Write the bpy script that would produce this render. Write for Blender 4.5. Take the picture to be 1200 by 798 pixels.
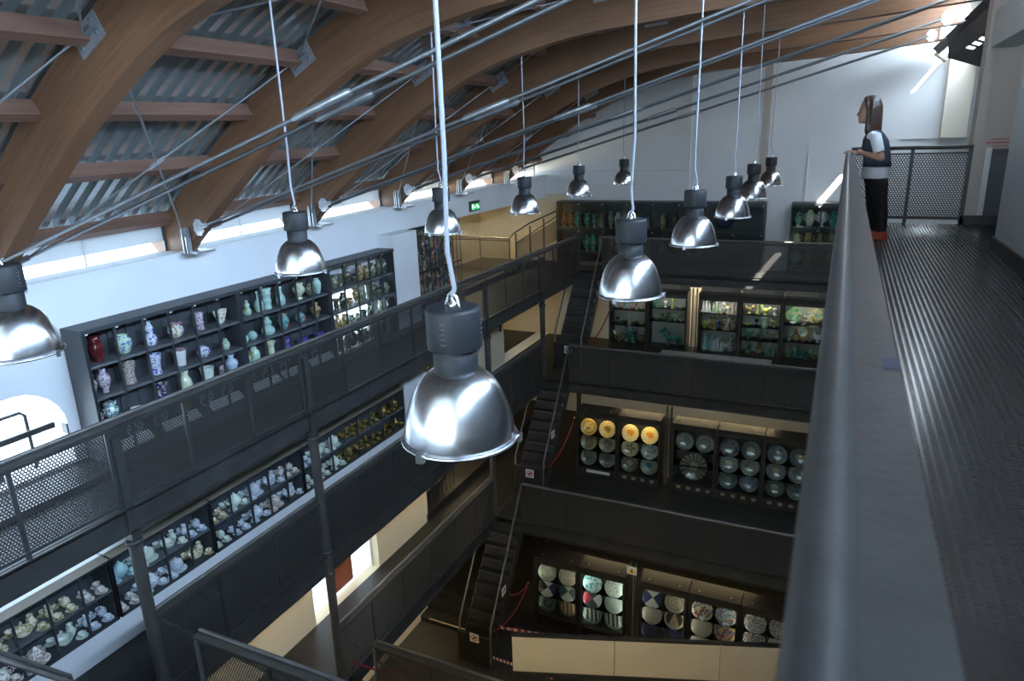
import bpy, math, random
from mathutils import Vector, Matrix
random.seed(7)
PI = math.pi
for o in list(bpy.data.objects):
    bpy.data.objects.remove(o)
SC = bpy.context.scene
COL = SC.collection
CZ = 11.3                                   # camera height above the ground floor

# ------------------------------------------------------------------ camera
cam_d = bpy.data.cameras.new('camera'); cam = bpy.data.objects.new('camera', cam_d); COL.objects.link(cam)
FPX = 812.0
cam_d.sensor_fit = 'HORIZONTAL'; cam_d.sensor_width = 36.0; cam_d.lens = FPX / 1200 * 36
cam_d.clip_start = 0.05; cam_d.clip_end = 400
vY = Vector((395, 249, -FPX)).normalized(); vU = Vector((-90, 2801, FPX)).normalized()
vU = (vU - vY * vU.dot(vY)).normalized(); vX = vY.cross(vU)
M = Matrix((vX, vY, vU)).to_4x4(); M.translation = (0, 0, CZ)
cam.matrix_world = M
cam_d.dof.use_dof = True; cam_d.dof.focus_distance = 9.0; cam_d.dof.aperture_fstop = 5.6
SC.camera = cam

# ------------------------------------------------------------------ world, sun, daylight, exposure
SC.view_settings.view_transform = 'Standard'; SC.view_settings.look = 'None'
SC.view_settings.gamma = 1; SC.view_settings.use_curve_mapping = False
SC.view_settings.exposure = 0.6
w = bpy.data.worlds.new('sky'); SC.world = w; w.use_nodes = True
bg = w.node_tree.nodes['Background']; bg.inputs[0].default_value = (0.62, 0.80, 1.0, 1); bg.inputs[1].default_value = 6.0
sd = bpy.data.lights.new('sun', 'SUN'); sd.energy = 60; sd.angle = 0.006; sd.color = (1, 0.95, 0.86)
sun = bpy.data.objects.new('sun', sd); COL.objects.link(sun)
sun.rotation_euler = Vector((-1, 0.40, -1.405)).to_track_quat('-Z', 'Y').to_euler()
def area(name, loc, dirn, sx, sy, power, col, parent=None, spread=None):
    d = bpy.data.lights.new(name, 'AREA'); d.shape = 'RECTANGLE'; d.size = sx; d.size_y = sy; d.energy = power; d.color = col
    if spread: d.spread = spread
    o = bpy.data.objects.new(name, d); COL.objects.link(o); o.location = loc
    o.rotation_euler = Vector(dirn).to_track_quat('-Z', 'Y').to_euler()
    return o
# daylight entering the long strip window above the balcony; the near-gable fill is added
area('strip_window_daylight', (1.66, 2.6, 13.15), (-1, 0, -0.06), 15.0, 0.75, 900, (0.50, 0.71, 1.0), spread=2.2)
area('eave_gap_daylight', (1.80, 15.9, 13.20), (-1, 0.12, -0.35), 9.0, 0.30, 260, (0.72, 0.86, 1.0))
area('gable_fill_light', (-3.4, -4.7, 11.6), (0, 1, -0.02), 9.0, 3.0, 85, (1.0, 0.96, 0.90))  # unseen fill lamp added behind the camera

# ------------------------------------------------------------------ materials
MATS = {}
def nt(m): return m.node_tree.nodes, m.node_tree.links
def mat(name, col, rough=0.5, metal=0.0, bump=0, bscale=30, var=0, vscale=4, coat=0, spec=None):
    if name in MATS: return MATS[name]
    m = bpy.data.materials.new(name); m.use_nodes = True; MATS[name] = m
    N, L = nt(m); b = N['Principled BSDF']
    b.inputs['Base Color'].default_value = (*col, 1); b.inputs['Roughness'].default_value = rough; b.inputs['Metallic'].default_value = metal
    if coat: b.inputs['Coat Weight'].default_value = coat; b.inputs['Coat Roughness'].default_value = 0.06
    if bump or var:
        tc = N.new('ShaderNodeTexCoord')
        if var:
            n = N.new('ShaderNodeTexNoise'); n.inputs['Scale'].default_value = vscale; n.inputs['Detail'].default_value = 5
            L.new(tc.outputs['Object'], n.inputs['Vector'])
            r = N.new('ShaderNodeValToRGB'); r.color_ramp.elements[0].position = 0.3; r.color_ramp.elements[1].position = 0.72
            r.color_ramp.elements[0].color = (*[c * (1 - var) for c in col], 1); r.color_ramp.elements[1].color = (*[min(1, c * (1 + var)) for c in col], 1)
            L.new(n.outputs['Fac'], r.inputs['Fac']); L.new(r.outputs['Color'], b.inputs['Base Color'])
        if bump:
            n = N.new('ShaderNodeTexNoise'); n.inputs['Scale'].default_value = bscale; n.inputs['Detail'].default_value = 4
            L.new(tc.outputs['Object'], n.inputs['Vector'])
            bp = N.new('ShaderNodeBump'); bp.inputs['Strength'].default_value = bump; bp.inputs['Distance'].default_value = 0.02
            L.new(n.outputs['Fac'], bp.inputs['Height']); L.new(bp.outputs['Normal'], b.inputs['Normal'])
    return m
def math_n(N, L, op, a, b=None, c=None):
    n = N.new('ShaderNodeMath'); n.operation = op
    for i, v in enumerate((a, b, c)):
        if v is None: continue
        if isinstance(v, (int, float)): n.inputs[i].default_value = v
        else: L.new(v, n.inputs[i])
    return n.outputs[0]

steel = mat('dark_painted_steel', (0.062, 0.062, 0.062), 0.42, 0.35, var=0.25, vscale=2.5)
steel2 = mat('grey_painted_steel', (0.105, 0.102, 0.098), 0.38, 0.45, var=0.2, vscale=2)
railst = mat('worn_handrail_steel', (0.20, 0.195, 0.185), 0.38, 0.5, var=0.2, vscale=4)
deckm = mat('dark_deck_plate', (0.036, 0.035, 0.033), 0.45, 0.3, bump=0.2, bscale=60, var=0.3, vscale=1.5)
galv = mat('galvanised_plate', (0.50, 0.53, 0.56), 0.38, 0.75, var=0.15, vscale=12)
rodm = mat('painted_tie_rod', (0.27, 0.29, 0.31), 0.36, 0.6)
cordm = mat('pale_cable_sheath', (0.30, 0.32, 0.36), 0.4)
capm = mat('charcoal_lamp_housing', (0.014, 0.016, 0.019), 0.55, 0.0, bump=0.15, bscale=150)
rimm = mat('bare_aluminium_rim', (0.70, 0.72, 0.74), 0.25, 1.0)
whitew = mat('white_plaster', (0.76, 0.785, 0.81), 0.75, bump=0.25, bscale=5, var=0.04, vscale=0.7)
greyw = mat('pale_grey_paint', (0.60, 0.61, 0.60), 0.6, bump=0.1, bscale=40, var=0.04, vscale=1)
creamw = mat('cream_plaster', (0.74, 0.66, 0.50), 0.8, bump=0.2, bscale=5, var=0.05, vscale=0.7)
beigew = mat('beige_plaster', (0.52, 0.46, 0.41), 0.75, var=0.04, vscale=1)
casem = mat('charcoal_case_paint', (0.045, 0.050, 0.058), 0.5, 0.0, var=0.15, vscale=3)
caseback = mat('charcoal_boards', (0.055, 0.062, 0.072), 0.55, 0.0, var=0.15, vscale=3)
cabm = mat('dark_bronze_cabinet', (0.058, 0.053, 0.046), 0.4, 0.35)
cabin = mat('grey_cabinet_lining', (0.42, 0.41, 0.38), 0.7)
cabdark = mat('dark_cabinet_lining', (0.07, 0.068, 0.06), 0.7)
fasc = mat('taupe_fascia_board', (0.26, 0.22, 0.17), 0.55, var=0.15, vscale=2)
panelm = mat('ivory_panel', (0.86, 0.80, 0.68), 0.6, var=0.05, vscale=1)
redrope = mat('red_barrier_rope', (0.30, 0.015, 0.03), 0.6)
brass = mat('brass', (0.75, 0.52, 0.2), 0.25, 1.0)
signw = mat('sign_white', (0.8, 0.8, 0.78), 0.5)
signr = mat('sign_red', (0.55, 0.03, 0.03), 0.5)
signk = mat('sign_black', (0.015, 0.015, 0.015), 0.5)
signy = mat('sign_yellow', (0.8, 0.55, 0.03), 0.5)
white_pl = mat('white_plastic', (0.78, 0.78, 0.76), 0.4)
shadowgap = mat('matt_black', (0.012, 0.012, 0.012), 0.8)
shelfw = mat('grey_painted_shelf', (0.11, 0.12, 0.13), 0.5)

def perf_mat(name, col, pitch=0.033, hole=0.0108, rough=0.42):
    m = bpy.data.materials.new(name); m.use_nodes = True; N, L = nt(m); b = N['Principled BSDF']
    b.inputs['Base Color'].default_value = (*col, 1); b.inputs['Roughness'].default_value = rough; b.inputs['Metallic'].default_value = 0.4
    g = N.new('ShaderNodeNewGeometry'); s = N.new('ShaderNodeSeparateXYZ'); L.new(g.outputs['Position'], s.inputs[0])
    u = math_n(N, L, 'MULTIPLY', math_n(N, L, 'ADD', s.outputs[0], s.outputs[1]), 1 / pitch)
    v = math_n(N, L, 'MULTIPLY', s.outputs[2], 1 / (pitch * 1.732))
    def cell(du, dv):
        a = math_n(N, L, 'SUBTRACT', math_n(N, L, 'FRACT', math_n(N, L, 'ADD', u, du)), 0.5)
        c = math_n(N, L, 'MULTIPLY', math_n(N, L, 'SUBTRACT', math_n(N, L, 'FRACT', math_n(N, L, 'ADD', v, dv)), 0.5), 1.732)
        return math_n(N, L, 'ADD', math_n(N, L, 'MULTIPLY', a, a), math_n(N, L, 'MULTIPLY', c, c))
    d = math_n(N, L, 'MINIMUM', cell(0, 0), cell(0.5, 0.5))
    h = math_n(N, L, 'LESS_THAN', d, (hole / pitch) ** 2)
    t = N.new('ShaderNodeBsdfTransparent'); mx = N.new('ShaderNodeMixShader')
    L.new(h, mx.inputs[0]); L.new(b.outputs[0], mx.inputs[1]); L.new(t.outputs[0], mx.inputs[2])
    L.new(mx.outputs[0], N['Material Output'].inputs[0]); return m
perf = perf_mat('perforated_steel', (0.078, 0.076, 0.074))
perf2 = perf_mat('perforated_steel_balcony', (0.10, 0.10, 0.095), 0.034, 0.0125)

def glass_mat(name, tint=(1, 1, 1), refl=0.9, rough=0.02):
    m = bpy.data.materials.new(name); m.use_nodes = True; N, L = nt(m)
    t = N.new('ShaderNodeBsdfTransparent'); t.inputs[0].default_value = (*tint, 1)
    g = N.new('ShaderNodeBsdfGlossy'); g.inputs['Roughness'].default_value = rough
    f = N.new('ShaderNodeFresnel'); f.inputs[0].default_value = 1.45
    mx = N.new('ShaderNodeMixShader'); L.new(math_n(N, L, 'MULTIPLY', f.outputs[0], refl), mx.inputs[0])
    L.new(t.outputs[0], mx.inputs[1]); L.new(g.outputs[0], mx.inputs[2]); L.new(mx.outputs[0], N['Material Output'].inputs[0]); return m
glass = glass_mat('clear_glass', (0.94, 0.97, 0.96))
glass_shelf = glass_mat('glass_shelf', (0.80, 0.90, 0.87), 1.0)
def frost_mat(name, col):
    m = bpy.data.materials.new(name); m.use_nodes = True; N, L = nt(m)
    t = N.new('ShaderNodeBsdfTranslucent'); t.inputs[0].default_value = (*col, 1)
    d = N.new('ShaderNodeBsdfDiffuse'); d.inputs[0].default_value = (*col, 1)
    mx = N.new('ShaderNodeMixShader'); mx.inputs[0].default_value = 0.4
    L.new(t.outputs[0], mx.inputs[1]); L.new(d.outputs[0], mx.inputs[2]); L.new(mx.outputs[0], N['Material Output'].inputs[0]); return m
frost = frost_mat('frosted_glazing', (0.92, 0.92, 0.90)); frost2 = frost_mat('dull_translucent_sheet', (0.56, 0.57, 0.58))

def wood_mat(name, c0, c1, c2, attr=True):
    m = bpy.data.materials.new(name); m.use_nodes = True; N, L = nt(m); b = N['Principled BSDF']; b.inputs['Roughness'].default_value = 0.5
    if attr:
        a = N.new('ShaderNodeAttribute'); a.attribute_name = 'st'; vec = a.outputs['Vector']
    else:
        a = N.new('ShaderNodeTexCoord'); vec = a.outputs['Object']
    mp = N.new('ShaderNodeMapping'); L.new(vec, mp.inputs[0])
    mp.inputs['Scale'].default_value = (1.2, 24, 24) if attr else (24, 1.2, 24)
    n = N.new('ShaderNodeTexNoise'); n.inputs['Scale'].default_value = 1.0; n.inputs['Detail'].default_value = 6; n.inputs['Roughness'].default_value = 0.65
    L.new(mp.outputs[0], n.inputs['Vector'])
    n2 = N.new('ShaderNodeTexNoise'); n2.inputs['Scale'].default_value = 0.9; L.new(vec, n2.inputs['Vector'])
    mixf = math_n(N, L, 'ADD', math_n(N, L, 'MULTIPLY', n.outputs[0], 0.65), math_n(N, L, 'MULTIPLY', n2.outputs[0], 0.35))
    r = N.new('ShaderNodeValToRGB'); e = r.color_ramp.elements; e[0].position = 0.33; e[0].color = (*c0, 1); e[1].position = 0.68; e[1].color = (*c2, 1)
    x = e.new(0.5); x.color = (*c1, 1); L.new(mixf, r.inputs[0])
    if attr:                                   # glue lines between laminations and a few knots
        s = N.new('ShaderNodeSeparateXYZ'); L.new(vec, s.inputs[0])
        fr = math_n(N, L, 'FRACT', math_n(N, L, 'MULTIPLY', s.outputs[1], 1 / 0.040))
        ln = math_n(N, L, 'MULTIPLY', math_n(N, L, 'LESS_THAN', fr, 0.09), 0.22)
        v = N.new('ShaderNodeTexVoronoi'); v.inputs['Scale'].default_value = 3.2; L.new(vec, v.inputs['Vector'])
        kn = math_n(N, L, 'MULTIPLY', math_n(N, L, 'LESS_THAN', v.outputs['Distance'], 0.055), 0.55)
        tot = math_n(N, L, 'MAXIMUM', ln, kn)
        mx = N.new('ShaderNodeMix'); mx.data_type = 'RGBA'; L.new(tot, mx.inputs[0]); L.new(r.outputs[0], mx.inputs[6]); mx.inputs[7].default_value = (*[c * 0.35 for c in c0], 1)
        L.new(mx.outputs[2], b.inputs['Base Color'])
    else: L.new(r.outputs[0], b.inputs['Base Color'])
    return m
glulam = wood_mat('brown_glulam', (0.135, 0.062, 0.030), (0.185, 0.090, 0.044), (0.235, 0.120, 0.060))
purlinw = wood_mat('stained_purlin', (0.120, 0.060, 0.040), (0.165, 0.085, 0.058), (0.21, 0.115, 0.08), False)

def corr_mat():
    m = mat('galvanised_corrugated_sheet', (0.66, 0.70, 0.69), 0.26, 0.85); return m
corr = corr_mat()
def alu_mat():
    m = bpy.data.materials.new('spun_aluminium'); m.use_nodes = True; N, L = nt(m); b = N['Principled BSDF']
    b.inputs['Metallic'].default_value = 1; b.inputs['Base Color'].default_value = (0.76, 0.77, 0.79, 1)
    tc = N.new('ShaderNodeTexCoord'); mp = N.new('ShaderNodeMapping'); mp.inputs['Scale'].default_value = (9, 9, 60); L.new(tc.outputs['Object'], mp.inputs[0])
    n = N.new('ShaderNodeTexNoise'); n.inputs['Scale'].default_value = 1; n.inputs['Detail'].default_value = 3; L.new(mp.outputs[0], n.inputs['Vector'])
    r = N.new('ShaderNodeMapRange'); r.inputs[3].default_value = 0.215; r.inputs[4].default_value = 0.225; L.new(n.outputs[0], r.inputs[0]); L.new(r.outputs[0], b.inputs['Roughness'])
    return m
alu = alu_mat()
def tread_mat(name, col, pitch=0.042, rough=0.34):
    m = bpy.data.materials.new(name); m.use_nodes = True; N, L = nt(m); b = N['Principled BSDF']
    b.inputs['Base Color'].default_value = (*col, 1); b.inputs['Metallic'].default_value = 0.55; b.inputs['Roughness'].default_value = rough
    g = N.new('ShaderNodeNewGeometry'); s = N.new('ShaderNodeSeparateXYZ'); L.new(g.outputs['Position'], s.inputs[0])
    u = math_n(N, L, 'MULTIPLY', s.outputs[0], 1 / pitch); v = math_n(N, L, 'MULTIPLY', s.outputs[1], 1 / pitch)
    fu = math_n(N, L, 'SUBTRACT', math_n(N, L, 'FRACT', u), 0.5); fv = math_n(N, L, 'SUBTRACT', math_n(N, L, 'FRACT', v), 0.5)
    par = math_n(N, L, 'MODULO', math_n(N, L, 'ADD', math_n(N, L, 'ADD', math_n(N, L, 'FLOOR', u), math_n(N, L, 'FLOOR', v)), 1000), 2)
    sg = math_n(N, L, 'SUBTRACT', 1, math_n(N, L, 'MULTIPLY', math_n(N, L, 'GREATER_THAN', par, 0.5), 2))
    fw = math_n(N, L, 'MULTIPLY', fv, sg)
    a = math_n(N, L, 'ADD', fu, fw); c = math_n(N, L, 'SUBTRACT', fu, fw)
    d = math_n(N, L, 'ADD', math_n(N, L, 'POWER', math_n(N, L, 'MULTIPLY', math_n(N, L, 'ABSOLUTE', a), 1.5), 2), math_n(N, L, 'POWER', math_n(N, L, 'MULTIPLY', math_n(N, L, 'ABSOLUTE', c), 5.0), 2))
    h = N.new('ShaderNodeMapRange'); h.interpolation_type = 'SMOOTHSTEP'; h.inputs[1].default_value = 1.0; h.inputs[2].default_value = 0.3; L.new(d, h.inputs[0])
    bp = N.new('ShaderNodeBump'); bp.inputs['Strength'].default_value = 1.0; bp.inputs['Distance'].default_value = 0.012
    L.new(h.outputs[0], bp.inputs['Height']); L.new(bp.outputs[0], b.inputs['Normal']); return m
treadf = mat('stud_plate', (0.085, 0.085, 0.083), 0.22, 0.6)

def emit(name, col, s):
    m = bpy.data.materials.new(name); m.use_nodes = True; N, L = nt(m)
    e = N.new('ShaderNodeEmission'); e.inputs[0].default_value = (*col, 1); e.inputs[1].default_value = s
    L.new(e.outputs[0], N['Material Output'].inputs[0]); return m

def glaze(name, base, spots=(), scale=14, rough=0.16, metal=0.0):
    """glazed ceramic: base colour and painted decoration in up to three colours"""
    if name in MATS: return MATS[name]
    m = bpy.data.materials.new(name); m.use_nodes = True; MATS[name] = m; N, L = nt(m); b = N['Principled BSDF']
    b.inputs['Roughness'].default_value = rough; b.inputs['Metallic'].default_value = metal; b.inputs['Coat Weight'].default_value = 0.5; b.inputs['Coat Roughness'].default_value = 0.05
    tc = N.new('ShaderNodeTexCoord'); cur = None
    for i, c in enumerate(spots):
        v = N.new('ShaderNodeTexNoise'); v.inputs['Scale'].default_value = scale * (1 + 0.23 * i); v.inputs['Detail'].default_value = 2
        mp = N.new('ShaderNodeMapping'); mp.inputs['Location'].default_value = (i * 3.1, i * 1.7, i * 5.3); L.new(tc.outputs['Object'], mp.inputs[0]); L.new(mp.outputs[0], v.inputs['Vector'])
        g = math_n(N, L, 'GREATER_THAN', v.outputs[0], 0.56 + 0.02 * i)
        mx = N.new('ShaderNodeMix'); mx.data_type = 'RGBA'; L.new(g, mx.inputs[0])
        if cur is None: mx.inputs[6].default_value = (*base, 1)
        else: L.new(cur, mx.inputs[6])
        mx.inputs[7].default_value = (*c, 1); cur = mx.outputs[2]
    if cur is None: b.inputs['Base Color'].default_value = (*base, 1)
    else: L.new(cur, b.inputs['Base Color'])
    return m

def plate_mat(name, centre, rim, motif, style='ring', scale=9):
    """painted plate; pattern in the plate's own plane (local x, z), radius normalised to 1 = 0.2 m"""
    if name in MATS: return MATS[name]
    m = bpy.data.materials.new(name); m.use_nodes = True; MATS[name] = m; N, L = nt(m); b = N['Principled BSDF']
    b.inputs['Roughness'].default_value = 0.18; b.inputs['Coat Weight'].default_value = 0.4
    tc = N.new('ShaderNodeTexCoord'); s = N.new('ShaderNodeSeparateXYZ'); L.new(tc.outputs['Object'], s.inputs[0])
    x, z = s.outputs[0], s.outputs[2]
    r = math_n(N, L, 'MULTIPLY', math_n(N, L, 'SQRT', math_n(N, L, 'ADD', math_n(N, L, 'MULTIPLY', x, x), math_n(N, L, 'MULTIPLY', z, z))), 5)
    def mixc(f, a, c):
        mx = N.new('ShaderNodeMix'); mx.data_type = 'RGBA'; L.new(f, mx.inputs[0])
        for k, q in ((6, a), (7, c)):
            if isinstance(q, tuple): mx.inputs[k].default_value = (*q, 1)
            else: L.new(q, mx.inputs[k])
        return mx.outputs[2]
    n = N.new('ShaderNodeTexNoise'); n.inputs['Scale'].default_value = scale; n.inputs['Detail'].default_value = 2; L.new(tc.outputs['Object'], n.inputs['Vector'])
    inr = math_n(N, L, 'LESS_THAN', r, 0.62)
    if style == 'ring':
        mot = math_n(N, L, 'MULTIPLY', math_n(N, L, 'GREATER_THAN', n.outputs[0], 0.53), math_n(N, L, 'LESS_THAN', r, 0.48))
        c = mixc(mot, centre, motif); c = mixc(inr, rim, c)
        band = math_n(N, L, 'LESS_THAN', math_n(N, L, 'ABSOLUTE', math_n(N, L, 'SUBTRACT', r, 0.80)), 0.06); c = mixc(band, c, motif)
    elif style == 'figure':
        mot = math_n(N, L, 'LESS_THAN', math_n(N, L, 'ADD', r, math_n(N, L, 'MULTIPLY', n.outputs[0], 0.9)), 0.86)
        c = mixc(mot, centre, motif); c = mixc(inr, rim, c)
        an = math_n(N, L, 'SINE', math_n(N, L, 'MULTIPLY', math_n(N, L, 'ARCTAN2', x, z), 16))
        bd = math_n(N, L, 'MULTIPLY', math_n(N, L, 'GREATER_THAN', an, 0.2), math_n(N, L, 'GREATER_THAN', r, 0.72)); c = mixc(bd, c, centre)
    elif style == 'quarter':
        q = math_n(N, L, 'GREATER_THAN', math_n(N, L, 'MULTIPLY', math_n(N, L, 'ADD', x, z), math_n(N, L, 'SUBTRACT', x, z)), 0.0)
        c = mixc(q, centre, motif); h = math_n(N, L, 'MULTIPLY', math_n(N, L, 'GREATER_THAN', x, 0), q); c = mixc(h, c, rim)
    elif style == 'triangle':
        t = math_n(N, L, 'MULTIPLY', math_n(N, L, 'LESS_THAN', math_n(N, L, 'ABSOLUTE', x), math_n(N, L, 'MULTIPLY', math_n(N, L, 'SUBTRACT', 0.14, z), 0.42)), math_n(N, L, 'LESS_THAN', r, 0.93))
        c = mixc(t, centre, motif); c = mixc(math_n(N, L, 'GREATER_THAN', r, 0.9), c, rim)
    elif style == 'splatter':
        c = mixc(math_n(N, L, 'GREATER_THAN', n.outputs[0], 0.52), centre, motif)
        n2 = N.new('ShaderNodeTexNoise'); n2.inputs['Scale'].default_value = scale * 0.7; mp = N.new('ShaderNodeMapping'); mp.inputs['Location'].default_value = (4, 7, 1)
        L.new(tc.outputs['Object'], mp.inputs[0]); L.new(mp.outputs[0], n2.inputs['Vector']); c = mixc(math_n(N, L, 'GREATER_THAN', n2.outputs[0], 0.6), c, rim)
    elif style == 'stripes':
        st = math_n(N, L, 'GREATER_THAN', math_n(N, L, 'SINE', math_n(N, L, 'ADD', math_n(N, L, 'MULTIPLY', x, 62), math_n(N, L, 'MULTIPLY', z, 9))), 0.2)
        c = mixc(st, centre, motif); c = mixc(math_n(N, L, 'GREATER_THAN', r, 0.88), c, rim)
    elif style == 'flower':
        an = math_n(N, L, 'SINE', math_n(N, L, 'MULTIPLY', math_n(N, L, 'ARCTAN2', x, z), 5))
        p = math_n(N, L, 'LESS_THAN', r, math_n(N, L, 'ADD', 0.5, math_n(N, L, 'MULTIPLY', an, 0.22))); c = mixc(p, centre, motif); c = mixc(math_n(N, L, 'LESS_THAN', r, 0.16), c, rim)
    else:
        c = mixc(inr, rim, centre)
    L.new(c, b.inputs['Base Color']); return m

# ------------------------------------------------------------------ geometry helpers
ORI = {}                                     # world origin of every thing
class MB:
    def __init__(s): s.v = []; s.f = []; s.sm = []; s.st = None
    def add(s, vs, fs, smooth=False):
        k = len(s.v); s.v += [tuple(p) for p in vs]; s.f += [tuple(i + k for i in f) for f in fs]; s.sm += [smooth] * len(fs); return s
    def box(s, x0, x1, y0, y1, z0, z1):
        v = [(x, y, z) for x in (x0, x1) for y in (y0, y1) for z in (z0, z1)]
        return s.add(v, [(0, 1, 3, 2), (4, 6, 7, 5), (0, 4, 5, 1), (2, 3, 7, 6), (0, 2, 6, 4), (1, 5, 7, 3)])
    def bar(s, p, q, w, h, up=(0, 0, 1)):
        p, q = Vector(p), Vector(q); d = (q - p).normalized(); u = Vector(up); a = d.cross(u)
        if a.length < 1e-4: a = d.cross(Vector((1, 0, 0)))
        a.normalize(); b = a.cross(d); v = []
        for e in (p, q):
            for i, j in ((-1, -1), (1, -1), (1, 1), (-1, 1)): v.append(e + a * (w / 2 * i) + b * (h / 2 * j))
        return s.add(v, [(0, 3, 2, 1), (4, 5, 6, 7), (0, 1, 5, 4), (1, 2, 6, 5), (2, 3, 7, 6), (3, 0, 4, 7)])
    def tube(s, pts, r, n=8, caps=True, ell=1.0, ref=None):
        pts = [Vector(p) for p in pts]; R_ = r if isinstance(r, (list, tuple)) else [r] * len(pts)
        vs = []; m = len(pts); pa = None
        for i, p in enumerate(pts):
            d = (pts[min(i + 1, m - 1)] - pts[max(i - 1, 0)]).normalized()
            if pa is None:
                rf = Vector(ref) if ref else (Vector((0, 0, 1)) if abs(d.z) < 0.9 else Vector((1, 0, 0))); a = d.cross(rf).normalized()
            else: a = (pa - d * pa.dot(d)).normalized()
            pa = a; b = d.cross(a)
            for k in range(n):
                t = 2 * PI * k / n; vs.append(p + a * (R_[i] * ell * math.cos(t)) + b * (R_[i] * math.sin(t)))
        fs = [(i * n + k, i * n + (k + 1) % n, (i + 1) * n + (k + 1) % n, (i + 1) * n + k) for i in range(m - 1) for k in range(n)]
        s.add(vs, fs, True)
        if caps: s.add(vs[:n], [tuple(range(n))[::-1]]); s.add(vs[-n:], [tuple(range(n))])
        return s
    def cyl(s, p, q, r, n=10): return s.tube([p, q], r, n)
    def lathe(s, prof, n=16, c=(0, 0, 0), axis='z', flute=None, smooth=True, sx=1.0, sy=1.0):
        vs = []
        for (r, z) in prof:
            for k in range(n):
                t = 2 * PI * k / n; rr = r * (1 + (flute[0] * math.cos(flute[1] * t + flute[2] * z) if flute else 0))
                x, y = rr * math.cos(t) * sx, rr * math.sin(t) * sy
                vs.append((c[0] + x, c[1] + y, c[2] + z) if axis == 'z' else (c[0] + x, c[1] - z, c[2] + y))
        m = len(prof); fs = [(i * n + k, i * n + (k + 1) % n, (i + 1) * n + (k + 1) % n, (i + 1) * n + k) for i in range(m - 1) for k in range(n)]
        s.add(vs, fs, smooth)
        for e in (0, m - 1):
            if prof[e][0] > 1e-4: s.add(vs[e * n:(e + 1) * n], [tuple(range(n))[::-1] if e == 0 else tuple(range(n))])
        return s
    def ball(s, c, rx, ry, rz, n=10, m=6):
        prof = [(math.sin(PI * i / m), -math.cos(PI * i / m)) for i in range(m + 1)]
        vs = []
        for (r, z) in prof:
            for k in range(n): t = 2 * PI * k / n; vs.append((c[0] + rx * r * math.cos(t), c[1] + ry * r * math.sin(t), c[2] + rz * z))
        return s.add(vs, [(i * n + k, i * n + (k + 1) % n, (i + 1) * n + (k + 1) % n, (i + 1) * n + k) for i in range(m) for k in range(n)], True)
    def prism(s, poly, a0, a1, axis):
        """poly: 2-D outline; axis y -> (x,z) poly, axis x -> (y,z) poly, axis z -> (x,y) poly"""
        n = len(poly); mk = {'y': lambda p, a: (p[0], a, p[1]), 'x': lambda p, a: (a, p[0], p[1]), 'z': lambda p, a: (p[0], p[1], a)}[axis]
        v = [mk(p, a0) for p in poly] + [mk(p, a1) for p in poly]
        return s.add(v, [tuple(range(n)), tuple(range(n, 2 * n))[::-1]] + [(i, i + n, (i + 1) % n + n, (i + 1) % n) for i in range(n)])
    def mesh(s, name, m, off=(0, 0, 0)):
        me = bpy.data.meshes.new(name); me.from_pydata([(a - off[0], b - off[1], c - off[2]) for a, b, c in s.v], [], s.f)
        me.polygons.foreach_set('use_smooth', s.sm); me.materials.append(m)
        if s.st:
            at = me.attributes.new('st', 'FLOAT_VECTOR', 'POINT'); at.data.foreach_set('vector', [c for p in s.st for c in p])
        me.update(); return me
    def build(s, name, m, parent=None, origin=None):
        """vertices are in world coordinates"""
        off = ORI[parent] if parent else (origin or (0, 0, 0))
        o = bpy.data.objects.new(name, s.mesh(name, m, off)); COL.objects.link(o)
        if parent: o.parent = parent; ORI[o] = off
        else: o.location = off; ORI[o] = Vector(off)
        return o
def fixnorm(o):
    import bmesh
    b = bmesh.new(); b.from_mesh(o.data); bmesh.ops.recalc_face_normals(b, faces=b.faces); b.to_mesh(o.data); b.free(); return o
LABELS = {}
def tag(o, label, cat, group=None):
    o['label'] = label; o['category'] = cat
    if group: o['group'] = group
    LABELS.setdefault(label, []).append((o, group)); return o
def thing(name, label, cat, loc=(0, 0, 0), group=None):
    o = bpy.data.objects.new(name, None); o.empty_display_size = 0.1; COL.objects.link(o); o.location = loc; ORI[o] = Vector(loc)
    return tag(o, label, cat, group)
def struct(o, label=None):
    o['kind'] = 'structure'
    if label: o['label'] = label
    return o
def child(mesh, name, parent, loc=(0, 0, 0), rot=None):
    o = bpy.data.objects.new(name, mesh); COL.objects.link(o); o.parent = parent; o.location = loc
    if rot: o.rotation_euler = rot
    return o
def inst(mesh, name, loc, label, cat, group=None, rot=None, scale=None):
    o = bpy.data.objects.new(name, mesh); COL.objects.link(o); o.location = loc
    if rot: o.rotation_euler = rot
    if scale: o.scale = scale
    return tag(o, label, cat, group)
ORD = ['first', 'second', 'third', 'fourth', 'fifth', 'sixth', 'seventh', 'eighth', 'ninth', 'tenth', 'eleventh', 'twelfth', 'thirteenth', 'fourteenth', 'fifteenth', 'sixteenth', 'seventeenth', 'eighteenth', 'nineteenth', 'twentieth', 'twenty-first', 'twenty-second', 'twenty-third', 'twenty-fourth']
def empty_struct(name, loc=(0, 0, 0), label=None):
    o = bpy.data.objects.new(name, None); COL.objects.link(o); o.location = loc; ORI[o] = Vector(loc); return struct(o, label)
# ================================================================== THE SETTING
XW = -8.45                                   # left wall face
YF = 20.6                                    # far wall face
Z2, Z1, Z0, ZT = 7.5, 5.05, 2.6, 10.02       # deck levels: upper, middle, lower walkway, camera balcony
XR = -6.9                                    # left walkways' inner edge

struct(MB().box(-11.2, 4.5, -5.2, YF + 0.3, -0.2, 0).build('floor', mat('dark_floor_tiles', (0.06, 0.056, 0.05), 0.4, var=0.2, vscale=2)), 'dark tiled ground floor of the hall')

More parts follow.
